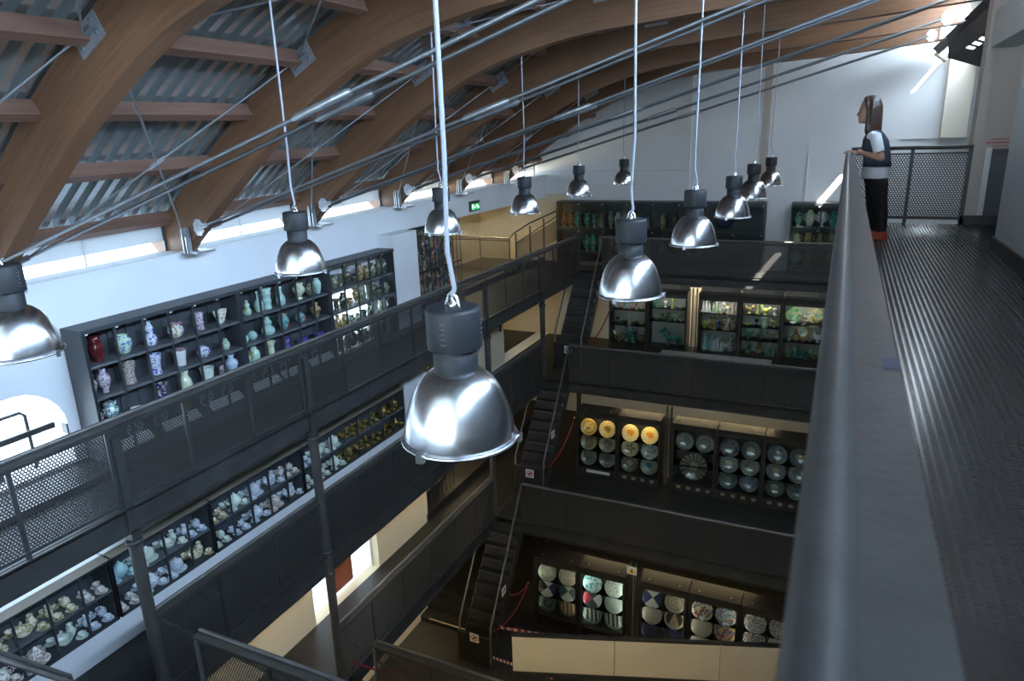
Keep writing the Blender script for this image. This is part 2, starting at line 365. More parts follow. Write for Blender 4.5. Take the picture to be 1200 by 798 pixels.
def wall_cells(mb, u0, u1, z0, z1, opens, place):
    us = sorted({u0, u1} | {min(max(o[i], u0), u1) for o in opens for i in (0, 1)}); zs = sorted({z0, z1} | {min(max(o[i], z0), z1) for o in opens for i in (2, 3)})
    for a, b in zip(us, us[1:]):
        run = None
        for c, d in list(zip(zs, zs[1:])) + [(None, None)]:
            solid = c is not None and not any(o[0] < (a + b) / 2 < o[1] and o[2] < (c + d) / 2 < o[3] for o in opens)
            if solid: run = (run[0], d) if run else (c, d)
            elif run: place(mb, a, b, run[0], run[1]); run = None
def spandrels(mb, y0, y1, zt, r, x0, x1):
    for yc, s in ((y0, 1), (y1, -1)):
        arc = [(yc + s * (r - r * math.cos(t)), zt - r + r * math.sin(t)) for t in [PI / 2 * i / 6 for i in range(7)]]
        mb.prism([(yc, zt)] + arc, x0, x1, 'x')
LO = [(2.6, 4.86, 7.6, 8.62), (9.5, 11.15, 7.6, 8.62), (-1.0, 4.95, 6.24, 6.78), (12.65, YF, Z2, 9.5), (12.65, YF, Z1 + 0.02, 7.2)]
px = lambda mb, a, b, c, d: mb.box(XW - 0.4, XW, a, b, c, d)
def dz(x, y): return 0.022 * (min(max(y, 2.0), YF) - 15) * min(max((-5 - x) / 3, 0), 1)   # the left eave rises slightly towards the far wall
def ledge(y): return 10.06 + dz(XW, y)
mb = MB(); wall_cells(mb, -5.0, YF, 4.8, 9.6, LO, px)
mb.prism([(-5.0, 9.6), (YF, 9.6), (YF, ledge(YF)), (2.0, ledge(2.0)), (-5.0, ledge(-5))], XW - 0.4, XW, 'x')
spandrels(mb, 2.6, 4.86, 8.62, 0.55, XW - 0.4, XW); spandrels(mb, 9.5, 11.15, 8.62, 0.6, XW - 0.4, XW)
mb.box(XW - 0.02, XW + 0.36, 11.55, 12.45, Z1, 9.52)
struct(fixnorm(mb.build('wall_left', whitew)), 'white plastered left wall with arched openings')
mb = MB(); wall_cells(mb, -5.0, YF, 0, 4.8, [(8.55, 10.62, Z0 - 0.2, 4.5), (12.65, YF, Z0 - 0.2, 4.8), (12.65, YF, 0, 2.35)], px)
struct(fixnorm(mb.build('wall_left_lower', creamw)), 'cream lower part of the left wall')
struct(MB().box(-11.2, 4.5, YF, YF + 0.3, 0, 14.6).build('wall_far', whitew), 'tall white far wall')
mb = MB().box(-10.85, -7.7, YF - 0.03, YF, Z2, 9.62).box(-11.1, -10.85, 12.3, YF, 0, 9.8).box(-10.85, XW - 0.4, 12.3, 12.6, 0, 9.8).box(-10.85, XW - 0.3, 12.6, YF, 9.55, 9.8).box(-10.85, -8.0, YF - 0.03, YF, 0, 7.2)
struct(mb.build('wall_side_bay', creamw), 'cream walls of the side bay behind the left walkway')
for z in (Z2, Z1, Z0): struct(MB().box(-10.85, XW, 12.6, YF, z - 0.25, z).build('floor_side_bay', deckm))
# wall strips and pilasters on the far wall
struct(MB().box(-4.08, -4.0, YF - 0.05, YF, 9.5, 12.95).build('trim_1', whitew)); struct(MB().box(-2.14, -1.94, YF - 0.012, YF, 8.9, 13.1).build('trim_2', beigew))
struct(MB().box(2.02, 2.56, YF - 0.35, YF, 11.0, 13.0).build('trim_3', panelm)); struct(MB().box(1.2, 4.4, YF - 0.04, YF, 10.98, 11.0).build('trim_4', greyw))
struct(MB().box(-8.6, -4.05, YF - 0.02, YF, 10.28, 10.30).build('trim_5', greyw)); struct(MB().box(-0.93, -0.90, YF - 0.03, YF, 8.9, 10.9).build('trim_6', whitew))
# right-hand walls above the camera balcony
mb = MB().box(1.5, 1.8, -5.0, 8.8, 0, 12.62).box(1.5, 1.8, 8.8, 11.0, 12.2, 12.62)
mb.box(1.8, 2.6, 8.9, 11.0, 0, 9.95).box(1.8, 2.6, -5, 8.9, 0, 9.95)
struct(mb.build('wall_right', greyw), 'pale grey wall along the balcony')
mb = MB(); wall_cells(mb, 1.55, 4.4, 0, 13.0, [(1.70, 2.2, ZT, 10.98)], lambda m, a, b, c, d: m.box(a, b, 11.0, 11.3, c, d)); mb.box(1.47, 1.58, 10.95, 11.3, ZT, 13.0)
struct(mb.build('wall_passage', beigew), 'beige wall with a doorway at the balcony end')
struct(MB().box(2.6, 4.4, -5, 11.0, ZT, 13).build('wall_passage_back', greyw)); struct(MB().box(1.68, 2.22, 11.06, 11.2, ZT, 11.0).build('door_1', mat('dark_grey_door', (0.12, 0.12, 0.125), 0.5)))
mb = MB().box(1.70, 2.22, 10.99, 11.06, 10.93, 10.985)
struct(mb.build('trim_7', steel2)); struct(MB().box(1.63, 1.695, 10.985, 11.0, ZT + 0.1, 11.0).build('trim_8', white_pl))
struct(MB().box(1.47, 1.5, -5.0, 8.83, ZT, ZT + 0.13).build('baseboard_right', steel)); struct(MB().box(1.44, 4.0, 10.93, 10.97, ZT, ZT + 0.12).build('baseboard_passage', steel))
struct(MB().box(3.4, 4.4, 11.3, YF, 0, 14.3).build('wall_right_far', beigew), 'beige wall behind the eave')
# near gable; its window is added to carry the fill light
mb = MB(); wall_cells(mb, -8.85, 4.4, 0, 14.6, [(-7.9, 1.1, 10.0, 13.2)], lambda m, a, b, c, d: m.box(a, b, -5.2, -5.0, c, d))
struct(mb.build('wall_near', whitew))
wn = empty_struct('window_1', (-3.4, -5.1, 10)); mb = MB()
for i in range(10): x = -7.9 + i; mb.box(x - 0.03, x + 0.03, -5.15, -5.05, 10.0, 13.2)
mb.box(-7.9, 1.1, -5.15, -5.05, 11.5, 11.58); mb.build('window_frame', steel2, wn); MB().box(-7.9, 1.1, -5.12, -5.11, 10, 13.2).build('pane', glass, wn)
# long strip window above the balcony wall
wn = empty_struct('window_2', (1.75, 2, 12.62), 'long strip window above the balcony wall'); mb = MB().box(1.7, 1.8, -5, 11, 13.5, 13.6)
for i in range(17): mb.box(1.72, 1.78, -5 + i - 0.02, -5 + i + 0.02, 12.62, 13.5)
mb.build('window_frame', steel2, wn); MB().box(1.745, 1.75, -5, 11, 12.62, 13.5).build('pane', glass, wn)

# ------------------------------------------------------------------ roof
LOWP = [(-8.75, -1.52), (-8.45, -1.24), (-8.2, -1.02), (-7.8, -0.70), (-7.0, -0.14), (-6.4, 0.27), (-5.5, 0.74), (-4.55, 1.09), (-3.5, 1.31), (-2.6, 1.39), (-1.6, 1.46), (-0.25, 1.53), (1.62, 1.66)]
def crom(P, n=5):
    out = []
    for i in range(len(P) - 1):
        p0, p1, p2, p3 = P[max(i - 1, 0)], P[i], P[i + 1], P[min(i + 2, len(P) - 1)]
        for k in range(n):
            t = k / n; out.append(tuple(0.5 * (2 * b + (c - a) * t + (2 * a - 5 * b + 4 * c - d) * t * t + (3 * b - a - 3 * c + d) * t ** 3) for a, b, c, d in zip(p0, p1, p2, p3)))
    return out + [P[-1]]
CURVE = [(x, z + CZ) for x, z in crom(LOWP, 4)]
NORM = []
for i in range(len(CURVE)):
    a, b = CURVE[max(i - 1, 0)], CURVE[min(i + 1, len(CURVE) - 1)]; du, dv = b[0] - a[0], b[1] - a[1]; l = math.hypot(du, dv); NORM.append((-dv / l, du / l))
ARC = [0]
for a, b in zip(CURVE, CURVE[1:]): ARC.append(ARC[-1] + math.hypot(b[0] - a[0], b[1] - a[1]))
def on(x, off=0.0):
    """point of the arch curve at lower-edge position x, raised by off along the normal -> (x, z, tangent)"""
    for i in range(len(CURVE) - 1):
        if CURVE[i][0] <= x <= CURVE[i + 1][0] or i == len(CURVE) - 2:
            t = (x - CURVE[i][0]) / (CURVE[i + 1][0] - CURVE[i][0])
            X, Z = CURVE[i][0] + t * (CURVE[i + 1][0] - CURVE[i][0]), CURVE[i][1] + t * (CURVE[i + 1][1] - CURVE[i][1])
            nx, nz = NORM[i]; return X + nx * off, Z + nz * off, (nz, -nx)
YA = [2.15, 4.4, 7.05, 9.7, 12.35, 15.0, 17.65]
HB = 0.58; TH = 0.10
ROOFP = [(CURVE[i][0] + NORM[i][0] * 0.64, CURVE[i][1] + NORM[i][1] * 0.64) for i in range(len(CURVE))]
roof = empty_struct('ceiling', (-3.4, 8, 13), 'corrugated metal roof on brown timber purlins')
ends = [-5.0] + YA + [YF]
PITCH = 0.2
for b in range(len(ends) - 1):
    y0, y1 = ends[b], ends[b + 1]; ys = []; y = y0; k = 0
    n = max(1, round((y1 - y0) / PITCH)); p = (y1 - y0) / n
    for i in range(n):
        yb = y0 + i * p
        ys += [(yb, 0), (yb + 0.42 * p, 0), (yb + 0.48 * p, 0.095), (yb + 0.94 * p, 0.095)]
    ys.append((y1, 0)); mb = MB(); vs = []; pts = [q for q in ROOFP[::2]] + [ROOFP[-1]]
    nn = [NORM[i] for i in range(0, len(NORM), 2)] + [NORM[-1]]
    ext = [(2.38 if b >= len(ends) - 3 else 3.3, ROOFP[-1][1] + 0.06)]
    pts = pts + ext; nn = nn + [(0, 1)]
    for (X, Z), (nx, nz) in zip(pts, nn):
        for (yy, h) in ys: vs.append((X + nx * h, yy, Z + nz * h + dz(X, yy)))
    m = len(ys); mb.add(vs, [(i * m + j, i * m + j + 1, (i + 1) * m + j + 1, (i + 1) * m + j) for i in range(len(pts) - 1) for j in range(m - 1)])
    mb.build('roof_sheet', corr, roof)
    ya, yb = (y0 + TH if b else y0), (y1 - TH if b < len(ends) - 2 else y1)
    for j, x in enumerate([-8.32, -7.42, -6.62, -5.78, -4.85, -3.85, -2.8, -1.7, -0.55, 0.6, 1.5]):
        X, Z, (tx, tz) = on(x, HB - 0.09); mb = MB(); nx, nz = -tz, tx
        c = [(X + tx * a + nx * h, Z + tz * a + nz * h) for a, h in ((-0.055, -0.07), (0.055, -0.07), (0.055, 0.10), (-0.055, 0.10))]
        mb.prism(c, ya, yb, 'y'); mb.v = [(p_[0], p_[1], p_[2] + dz(X, p_[1])) for p_ in mb.v]; fixnorm(mb.build('purlin', purlinw, roof))
# outer cap over the sheets keeps daylight out
mb = MB(); vs = []
pts = [(X + nx * 0.12, Z + nz * 0.12) for (X, Z), (nx, nz) in zip(ROOFP, NORM)] + [(2.47, ROOFP[-1][1] + 0.14)]
for X, Z in pts: vs += [(X, -5.2, Z + dz(X, -5.2)), (X, 2.0, Z + dz(X, 2.0)), (X, YF + 0.3, Z + dz(X, YF))]
mb.add(vs, [(3 * i + q, 3 * i + q + 1, 3 * i + q + 4, 3 * i + q + 3) for i in range(len(pts) - 1) for q in (0, 1)])
mb.box(2.47, 4.4, -5.2, 17.2, ROOFP[-1][1] + 0.10, ROOFP[-1][1] + 0.16); mb.box(2.66, 4.4, 17.2, YF + 0.3, ROOFP[-1][1] + 0.10, ROOFP[-1][1] + 0.16)
mb.box(2.38, 2.75, 19.58, 20.12, ROOFP[-1][1] + 0.10, ROOFP[-1][1] + 0.18)  # extra piece over the slot, added to break the sun streak
mb.build('roof_membrane', shadowgap, roof)

WHICH = ['nearest', 'second', 'third', 'fourth', 'fifth', 'sixth', 'last']
plate_poly = [(0.105 * math.cos(t) * (1.0 if k % 2 else 0.86), 0.125 * math.sin(t) * (1.0 if k % 2 else 0.9)) for k, t in enumerate([2 * PI * i / 16 for i in range(16)])]
def bolt(mb, x, y, z, r=0.016): mb.tube([(x, y, z), (x, y - 0.02, z)], r, 6)
for k, y in enumerate(YA):
    nm = WHICH[k]
    t = thing('glulam_arch', f'{nm} brown laminated timber roof arch counted from the camera', 'arch', (XW, y, 10.06), 'timber roof arches')
    mb = MB(); vs = []; st = []
    for i, ((X, Z), (nx, nz)) in enumerate(zip(CURVE, NORM)):
        for h, yy in ((0, -TH), (0, TH), (HB, TH), (HB, -TH)):
            vs.append((X + nx * h, y + yy, Z + nz * h + dz(X, y))); st.append((ARC[i] + k * 3.7, h + (0.3 if yy > 0 else 0), k * 1.3))
    n = len(CURVE); fs = [(4 * i + j, 4 * (i + 1) + j, 4 * (i + 1) + (j + 1) % 4, 4 * i + (j + 1) % 4) for i in range(n - 1) for j in range(4)] + [(0, 1, 2, 3), (4 * n - 1, 4 * n - 2, 4 * n - 3, 4 * n - 4)]
    mb.add(vs, fs); mb.st = st; fixnorm(mb.build('beam', glulam, t))
    LZ_ = ledge(y)
    for (hx, hz) in ((-8.08, LZ_ + 0.37), (1.36, 13.06)):
        mb = MB().prism([(hx + a, hz + b) for a, b in plate_poly], y - TH - 0.014, y - TH, 'y'); o = fixnorm(mb.build('tie_plate', galv, t)); mb = MB(); bolt(mb, hx, y - TH - 0.012, hz, 0.028); mb.build('bolt', rodm, o)
    X, Z, _ = on(1.6, 0.3); mb = MB().box(1.5, 1.66, y - TH - 0.015, y - TH, 12.98, 13.24); mb.build('end_plate', galv, t)
    # foot shoe on the wall top
    mb = MB().box(-8.45, -8.12, y - 0.16, y + 0.16, LZ_, LZ_ + 0.03).box(-8.42, -8.405, y - 0.14, y - 0.02, LZ_, LZ_ + 0.34).box(-8.34, -8.325, y - TH - 0.10, y - TH, LZ_, LZ_ + 0.36).box(-8.28, -8.265, y - TH - 0.10, y - TH, LZ_, LZ_ + 0.36).box(-8.34, -8.265, y - TH - 0.012, y - TH, LZ_, LZ_ + 0.36)
    mb.build('foot_shoe', galv, t)
    # bracing plates on the near face
    for x in (-5.74, -3.0, -0.2):
        X, Z, (tx, tz) = on(x, 0.46); Z += dz(X, y); nx, nz = -tz, tx
        mb = MB().prism([(X + tx * a + nx * h, Z + tz * a + nz * h) for a, h in ((-0.19, -0.11), (0.19, -0.11), (0.19, 0.12), (-0.19, 0.12))], y - TH - 0.012, y - TH, 'y'); o = fixnorm(mb.build('bracing_plate', galv, t))
        mb = MB()
        for a, h in ((-0.12, -0.05), (0.12, -0.05), (0.12, 0.07), (-0.12, 0.07)): bolt(mb, X + tx * a + nx * h, y - TH - 0.012, Z + tz * a + nz * h)
        mb.bar((X - tx * 0.14, y - TH - 0.05, Z - tz * 0.14), (X + tx * 0.14, y - TH - 0.05, Z + tz * 0.14), 0.05, 0.03); mb.build('bolt', rodm, o)
# tie rods: a pair per arch, with turnbuckles
for k, y in enumerate(YA):
    if k == 0: continue
    t = thing('tie_rod_pair', f'pair of grey steel tie rods spanning under the {WHICH[k]} timber arch', 'tie rods', (-8.08, y, 10.46), 'roof tie rods')
    A, B = Vector((-8.0, 0, ledge(y) + 0.38)), Vector((1.3, 0, 13.05)); d = (B - A)
    for s in (-1, 1):
        off = Vector((0, y + s * 0.135, 0)); mb = MB().cyl(A + off, B + off, 0.018, 8); r_ = mb.build('rod', rodm, t)
        mb = MB(); c0 = A + d * 0.482 + off
        mb.tube([c0 - d * 0.030, c0 - d * 0.026, c0 + d * 0.026, c0 + d * 0.030], [0.022, 0.034, 0.034, 0.022], 8); mb.build('turnbuckle', galv, r_)
        e = A + off; mb = MB().bar(e - d * 0.008, e + d * 0.012, 0.03, 0.06); mb.build('fork_end', galv, r_)
# diagonal bracing in every bay
for b in range(len(YA) - 1):
    y0, y1 = YA[b], YA[b + 1]
    for j, (xa, xb) in enumerate(((-8.3, -5.74), (-5.74, -3.0), (-3.0, -0.2))):
        def node(x, y):
            if x < -8: return Vector((-8.31, y, ledge(y) + 0.22))
            X, Z, _ = on(x, 0.46); return Vector((X, y, Z + dz(X, y)))
        place = ('lowest by the left wall', 'middle of the slope', 'highest near the ridge')[j]
        t = thing('bracing_cross', f'thin crossed roof bracing rods between {WHICH[b]} and {WHICH[b + 1]} arches, {place}', 'bracing', tuple(node(xa, y0)), 'roof bracing')
        n1, n2, n3, n4 = node(xa, y0 + TH), node(xb, y1 - TH - 0.06), node(xb, y0 + TH), node(xa, y1 - TH - 0.06)
        for p, q in ((n1, n2), (n3, n4)):
            o = MB().cyl(p, q, 0.011, 6).build('rod', rodm, t); c0 = (p + q) / 2; dd = (q - p).normalized()
            mb = MB()
            for s in (-1, 1): mb.bar(c0 - dd * 0.10 + Vector((0, 0, 0.018 * s)), c0 + dd * 0.10 + Vector((0, 0, 0.018 * s)), 0.014, 0.008)
            mb.build('turnbuckle', rodm, o)
# clerestory lights between arch feet on the left wall
cl = [1.2] + YA + [YF]
for b in range(len(cl) - 1):
    y0, y1 = cl[b] + TH, cl[b + 1] - TH
    wn = empty_struct('window_%d' % (b + 3), (XW - 0.3, y0, ledge(y0)), 'frosted clerestory pane on the left wall top')
    a, b_ = ledge(y0), ledge(y1)
    fixnorm(MB().prism([(y0, a + 0.17), (y1, b_ + 0.17), (y1, b_ + 0.75), (y0, a + 0.75)], XW - 0.36, XW - 0.35, 'x').build('pane', frost2, wn))
    MB().box(XW - 0.37, XW - 0.33, y0, y0 + 0.04, a, a + 0.75).build('window_frame', steel2, wn); MB().box(XW - 0.37, XW - 0.33, y1 - 0.04, y1, b_, b_ + 0.75).build('window_frame', steel2, wn); MB().box(XW - 0.365, XW - 0.345, (y0 + y1) / 2 - 0.01, (y0 + y1) / 2 + 0.01, a + 0.02, b_ + 0.75).build('mullion', greyw, wn)
    fixnorm(MB().prism([(y0 - TH, ledge(y0 - TH)), (y1 + TH, ledge(y1 + TH)), (y1 + TH, ledge(y1 + TH) + 0.02), (y0 - TH, ledge(y0 - TH) + 0.02)], XW - 0.4, XW + 0.02, 'x').build('window_sill', whitew, wn))
# dark eave box on the right
t = thing('eave_box', 'dark boxed eave sloping along the right roof edge', 'eave', (1.75, 14, 12.6))
mb = MB().prism([(1.66, 12.90), (1.72, 12.95), (3.4, 12.85), (3.4, 11.98), (2.4, 12.35), (1.70, 12.60)], 11.3, 17.5, 'y'); fixnorm(mb.build('eave_body', mat('black_eave_paint', (0.008, 0.0085, 0.010), 0.7), t))
mb = MB().prism([(1.60, 13.02), (1.74, 12.90), (1.80, 12.94), (1.66, 13.06)], 11.3, 20.0, 'y'); fixnorm(mb.build('eave_edge_strip', MATS['black_eave_paint'], t))
sl = emit('slot_glow', (0.9, 0.95, 1.0), 3.0)  # glowing material stands in for daylight through the eave gaps
for i in range(6):
    yy = 11.5 + i * 0.68
    MB().prism([(1.73, 12.582), (1.83, 12.547), (1.83, 12.552), (1.73, 12.587)], yy, yy + 0.34, 'y').build('glowing_slot', sl, t)
MB().prism([(1.66, 12.9), (1.9, 12.72), (1.95, 12.76), (1.7, 12.95)], 19.88, 20.3, 'y').build('eave_bracket', fasc, t)
# ================================================================== DECKS, RAILINGS, STAIRS
XE = 3.3
def deck(label, x0, x1, y0, y1, z, edges, drop=0.0):
    t = thing('walkway_deck', label, 'walkway', ((x0 + x1) / 2, (y0 + y1) / 2, z - 0.3), 'steel decks')
    MB().box(x0, x1 - (0.07 if drop else 0), y0, y1, z - 0.06 - drop, z - drop).build('deck_plate', deckm, t)
    for e in edges:
        mb = MB()
        if e == 'x1': mb.box(x1 - 0.07, x1, y0, y1, z - 0.3, z + 0.01).box(x1, x1 + 0.05, y0, y1, z - 0.3, z - 0.285).box(x1, x1 + 0.05, y0, y1, z - 0.015, z + 0.005)
        elif e == 'y0': mb.box(x0, x1, y0, y0 + 0.07, z - 0.3, z + 0.01).box(x0, x1, y0 - 0.05, y0, z - 0.3, z - 0.285).box(x0, x1, y0 - 0.05, y0, z - 0.015, z + 0.005)
        elif e == 'y1': mb.box(x0, x1, y1 - 0.07, y1, z - 0.3, z + 0.01).box(x0, x1, y1, y1 + 0.05, z - 0.3, z - 0.285)
        mb.build('edge_beam', steel, t)
    # joists across the short side
    mb = MB()
    if (y1 - y0) > (x1 - x0):
        n = int((y1 - y0) / 1.5)
        for i in range(n + 1): y = y0 + 0.1 + i * (y1 - y0 - 0.2) / n; MB().box(x0, x1 - 0.07, y - 0.03, y + 0.03, z - 0.22 - drop * 0.6, z - 0.06 - drop).build('joist', steel, t)
    else:
        n = int((x1 - x0) / 1.5)
        for i in range(n + 1): x = x0 + 0.1 + i * (x1 - x0 - 0.2) / n; MB().box(x - 0.03, x + 0.03, y0 + 0.07, y1 - 0.07, z - 0.22, z - 0.06).build('joist', steel, t)
    return t
for z, nm in ((Z2, 'upper'), (Z1, 'middle'), (Z0, 'lower')): deck(f'{nm} dark steel walkway along the left wall', XW, XR, -5.0, YF - 0.001, z, ['x1'], 0.2 if z == Z0 else 0.0)
FARY = {Z2: 19.2, Z1: 16.4, Z0: 13.2}; NEARY = {Z2: 1.55, Z1: 4.39, Z0: 7.4}
for z, nm in ((Z2, 'upper'), (Z1, 'middle'), (Z0, 'lower')):
    deck(f'{nm} dark steel cross deck at the far end of the hall', XR, XE, FARY[z], YF - 0.001, z, ['y0'])
    deck(f'{nm} dark steel cross deck below the camera balcony', XR, 1.4, -5.0, NEARY[z], z, ['y1'])

def railing(label, axis, c, a0, a1, z, step=1.0, flat=True, side=1, h=1.02, pm=None, ends=True, topm=None, phase=None):
    """guard railing along axis at fixed other coordinate c"""
    P = (lambda a, o, zz: (c + o, a, zz)) if axis == 'y' else (lambda a, o, zz: (a, c + o, zz))
    t = thing('guard_railing', label, 'railing', P((a0 + a1) / 2, 0, z), 'perforated guard railings')
    n = max(1, round((a1 - a0) / step)); st = (a1 - a0) / n
    def bx(mb, p0, p1, o0, o1, q0, q1):
        if axis == 'y': mb.box(c + o0, c + o1, p0, p1, q0, q1)
        else: mb.box(p0, p1, c + o0, c + o1, q0, q1)
        return mb
    for i in range(n + 1): a = a0 + i * st; bx(MB(), a - 0.022, a + 0.022, -0.012, 0.012, z - 0.02, z + h - 0.03).build('post', steel, t)
    for i in range(n): a = a0 + i * st; bx(MB(), a + 0.03, a + st - 0.03, -0.002, 0.002, z + 0.07, z + h - 0.09).build('perforated_panel', pm or perf, t)
    bx(MB(), a0, a1, -0.02, 0.02, z + 0.04, z + 0.075).build('bottom_rail', steel, t)
    bx(MB(), a0, a1, -0.02, 0.02, z + h - 0.10, z + h - 0.065).build('middle_rail', steel, t)
    if flat:
        mb = MB(); bx(mb, a0, a1, -0.05, 0.05, z + h - 0.045, z + h - 0.02); mb.build('top_rail', topm or steel2, t)
    mb = MB().tube([P(a0, side * 0.06, z + h), P(a1, side * 0.06, z + h)], 0.024, 8); hr = mb.build('handrail', railst, t)
    return t
railing('perforated railing of the upper left walkway', 'y', XR, 4.39 - 9, 19.2, Z2, side=-1)
railing('perforated railing of the middle left walkway', 'y', XR, 4.39, 16.4, Z1, side=-1)
railing('perforated railing of the lower left walkway', 'y', XR, 7.4, 13.2, Z0, side=-1)
for z, nm in ((Z2, 'upper'), (Z1, 'middle'), (Z0, 'lower')):
    railing(f'perforated railing across the far end, {nm} deck', 'x', FARY[z], -6.13, 1.37, z, 1.07, side=-1, topm=mat('worn_taupe_rail', (0.10, 0.092, 0.08), 0.45, 0.3))
railing('near perforated railing of the middle cross deck at bottom left', 'x', 4.39, -6.16, 1.3, Z1, 1.07, side=1, topm=mat('worn_taupe_rail', (0.2, 0.17, 0.13), 0.45))
railing('near perforated railing of the lower cross deck, bottom centre', 'x', 7.4, -6.16, 1.3, Z0, 1.07, side=1, topm=mat('worn_taupe_rail', (0.2, 0.17, 0.13), 0.45))
# steel columns carrying the decks
for i, y in enumerate((4.39, 7.4, 13.2, 16.4, 19.2)):
    t = thing('steel_column', f'round dark steel column under the left walkways, {ORD[i]} from the camera', 'column', (XR + 0.0, y, 0), 'walkway columns')
    MB().cyl((XR, y, 0), (XR, y, Z2 - 0.42), 0.072, 14).build('shaft', steel2, t)
    MB().box(XR - 0.05, XR + 0.05, y - 0.05, y + 0.05, Z2 - 0.45, Z2 + 0.85).build('head_post', steel, t)
    mb = MB()
    for z in (Z2 - 0.46, Z1 - 0.36, Z1 + 0.03, Z0 - 0.36): mb.lathe([(0.072, z), (0.092, z + 0.01), (0.092, z + 0.05), (0.072, z + 0.06)], 14, (XR, y, 0))
    mb.build('collar', steel, t)
for lv, (z0, z1, y) in enumerate(((Z1, Z2 - 0.3, 19.05), (Z0, Z1 - 0.3, 16.25), (0, Z0 - 0.3, 13.05))):
    t = thing('steel_post', f"slim double steel post between the {('upper', 'middle', 'lower')[lv]} display cabinets", 'post', (-3.43, y, z0), 'posts between cabinets')
    MB().box(-3.50, -3.47, y - 0.05, y + 0.05, z0, z1).box(-3.39, -3.36, y - 0.05, y + 0.05, z0, z1).build('upright', steel2, t)
    MB().box(-3.44, -3.42, y - 0.01, y + 0.02, z0 + 0.2, z1 - 0.2).build('cable_strip', mat('pale_conduit', (0.35, 0.33, 0.28), 0.5), t)

def stair(label, x0, x1, yt, zt, zb, s, run=1.95, steps=11):
    """flight descending from (yt, zt) in direction s along y"""
    t = thing('steel_stair', label, 'stairs', ((x0 + x1) / 2, yt + s * run / 2, zb), 'steel stair flights')
    yb = yt + s * run
    for x in (x0, x1):
        mb = MB().prism([(yt, zt + 0.02), (yt, zt - 0.30), (yb, zb), (yb, zb + 0.02), (yb - s * 0.02, zb + 0.28)] if False else [(yt, zt + 0.06), (yt, zt - 0.26), (yb - s * 0.2, zb), (yb + s * 0.05, zb), (yb + s * 0.05, zb + 0.06)], x - 0.012, x + 0.012, 'x')
        fixnorm(mb.build('stringer', steel, t))
    h = (zt - zb) / steps; d = run / steps
    for i in range(1, steps):
        y = yt + s * d * (i - 0.0); z = zt - i * h
        mb = MB().box(x0 + 0.012, x1 - 0.012, min(y - s * 0.03, y + s * (d + 0.0)), max(y - s * 0.03, y + s * (d + 0.0)), z - 0.03, z); o = mb.build('tread', deckm, t)
        mb = MB().box(x0 + 0.012, x1 - 0.012, y + s * d - 0.004, y + s * d + 0.004, z - 0.035, z + 0.005); mb.build('nosing', steel2, o)
        MB().box(x0 + 0.012, x1 - 0.012, y - 0.005, y + 0.005, z, z + h - 0.03).build('riser', shadowgap if False else steel, t)
    for x in (x0, x1):
        top = Vector((x, yt + s * 0.03, zt + 1.0)); bot = Vector((x, yb - s * 0.12, zb + 1.02)); dn = Vector((x, yb - s * 0.02, zb + 0.12))
        mb = MB().tube([Vector((x, yt - s * 0.02, zt + 0.02)), Vector((x, yt - s * 0.02, zt + 0.92)), top, bot, bot + Vector((0, s * 0.05, -0.06)), dn], 0.024, 8); mb.build('handrail', railst, t)
    return t
for lv, (zt, zb) in enumerate(((Z2, Z1), (Z1, Z0), (Z0, 0))):
    nm = ('upper', 'middle', 'lowest')[lv]
    stair(f'dark steel stair flight at the far end, {nm} of three', -6.93, -6.15, FARY[zt], zt, zb, -1)
    stair(f'dark steel stair flight below the camera side, {nm} of three', -6.93, -6.15, NEARY[zt], zt, zb, 1)

# barrier ropes, tape and no-entry signs at the stair feet
def sag(p, q, d, n=14):
    p, q = Vector(p), Vector(q); return [p.lerp(q, i / n) - Vector((0, 0, d * 4 * (i / n) * (1 - i / n))) for i in range(n + 1)]
def rope(label, p, q, d):
    t = thing('barrier_rope', label, 'rope', p, 'red barrier ropes'); MB().tube(sag(p, q, d), 0.018, 7).build('rope', redrope, t)
    MB().ball(p, 0.03, 0.03, 0.035).ball(q, 0.03, 0.03, 0.035).build('hook', brass, t)
rope('red barrier rope from the upper far stair to the first glass cabinet', (-6.15, 17.35, 5.75), (-5.72, 18.6, 6.55), 0.28)
rope('red barrier rope from the middle far stair to the golden plate cabinet', (-6.15, 14.55, 3.35), (-5.82, 15.85, 4.25), 0.28)
rope('red barrier rope from the lowest far stair to the plate cabinet', (-6.15, 11.38, 0.85), (-5.86, 12.75, 1.25), 0.25)
rope('second red rope hanging behind the lowest far stair', (-6.15, 12.3, 1.2), (-5.86, 12.75, 1.28), 0.12)
rope('red barrier rope at the bottom edge beside the near lower stair', (-6.85, 7.6, 2.9), (-6.0, 8.7, 2.3), 0.25)
def tape(label, p, q):
    t = thing('barrier_tape', label, 'tape', p, 'striped tapes'); p, q = Vector(p), Vector(q); n = 34
    for i in range(n): a, b = p.lerp(q, i / n), p.lerp(q, (i + 1) / n); MB().bar(a, b, 0.01, 0.07).build('tape_stripe', signr if i % 2 else signw, t)
tape('long red and white striped barrier tape beside the lowest stair', (-6.1, 11.7, 0.75), (-3.3, 11.9, 0.95)); tape('short red and white striped tape at the foot of the stair', (-6.1, 11.3, 0.25), (-4.6, 11.2, 0.3))
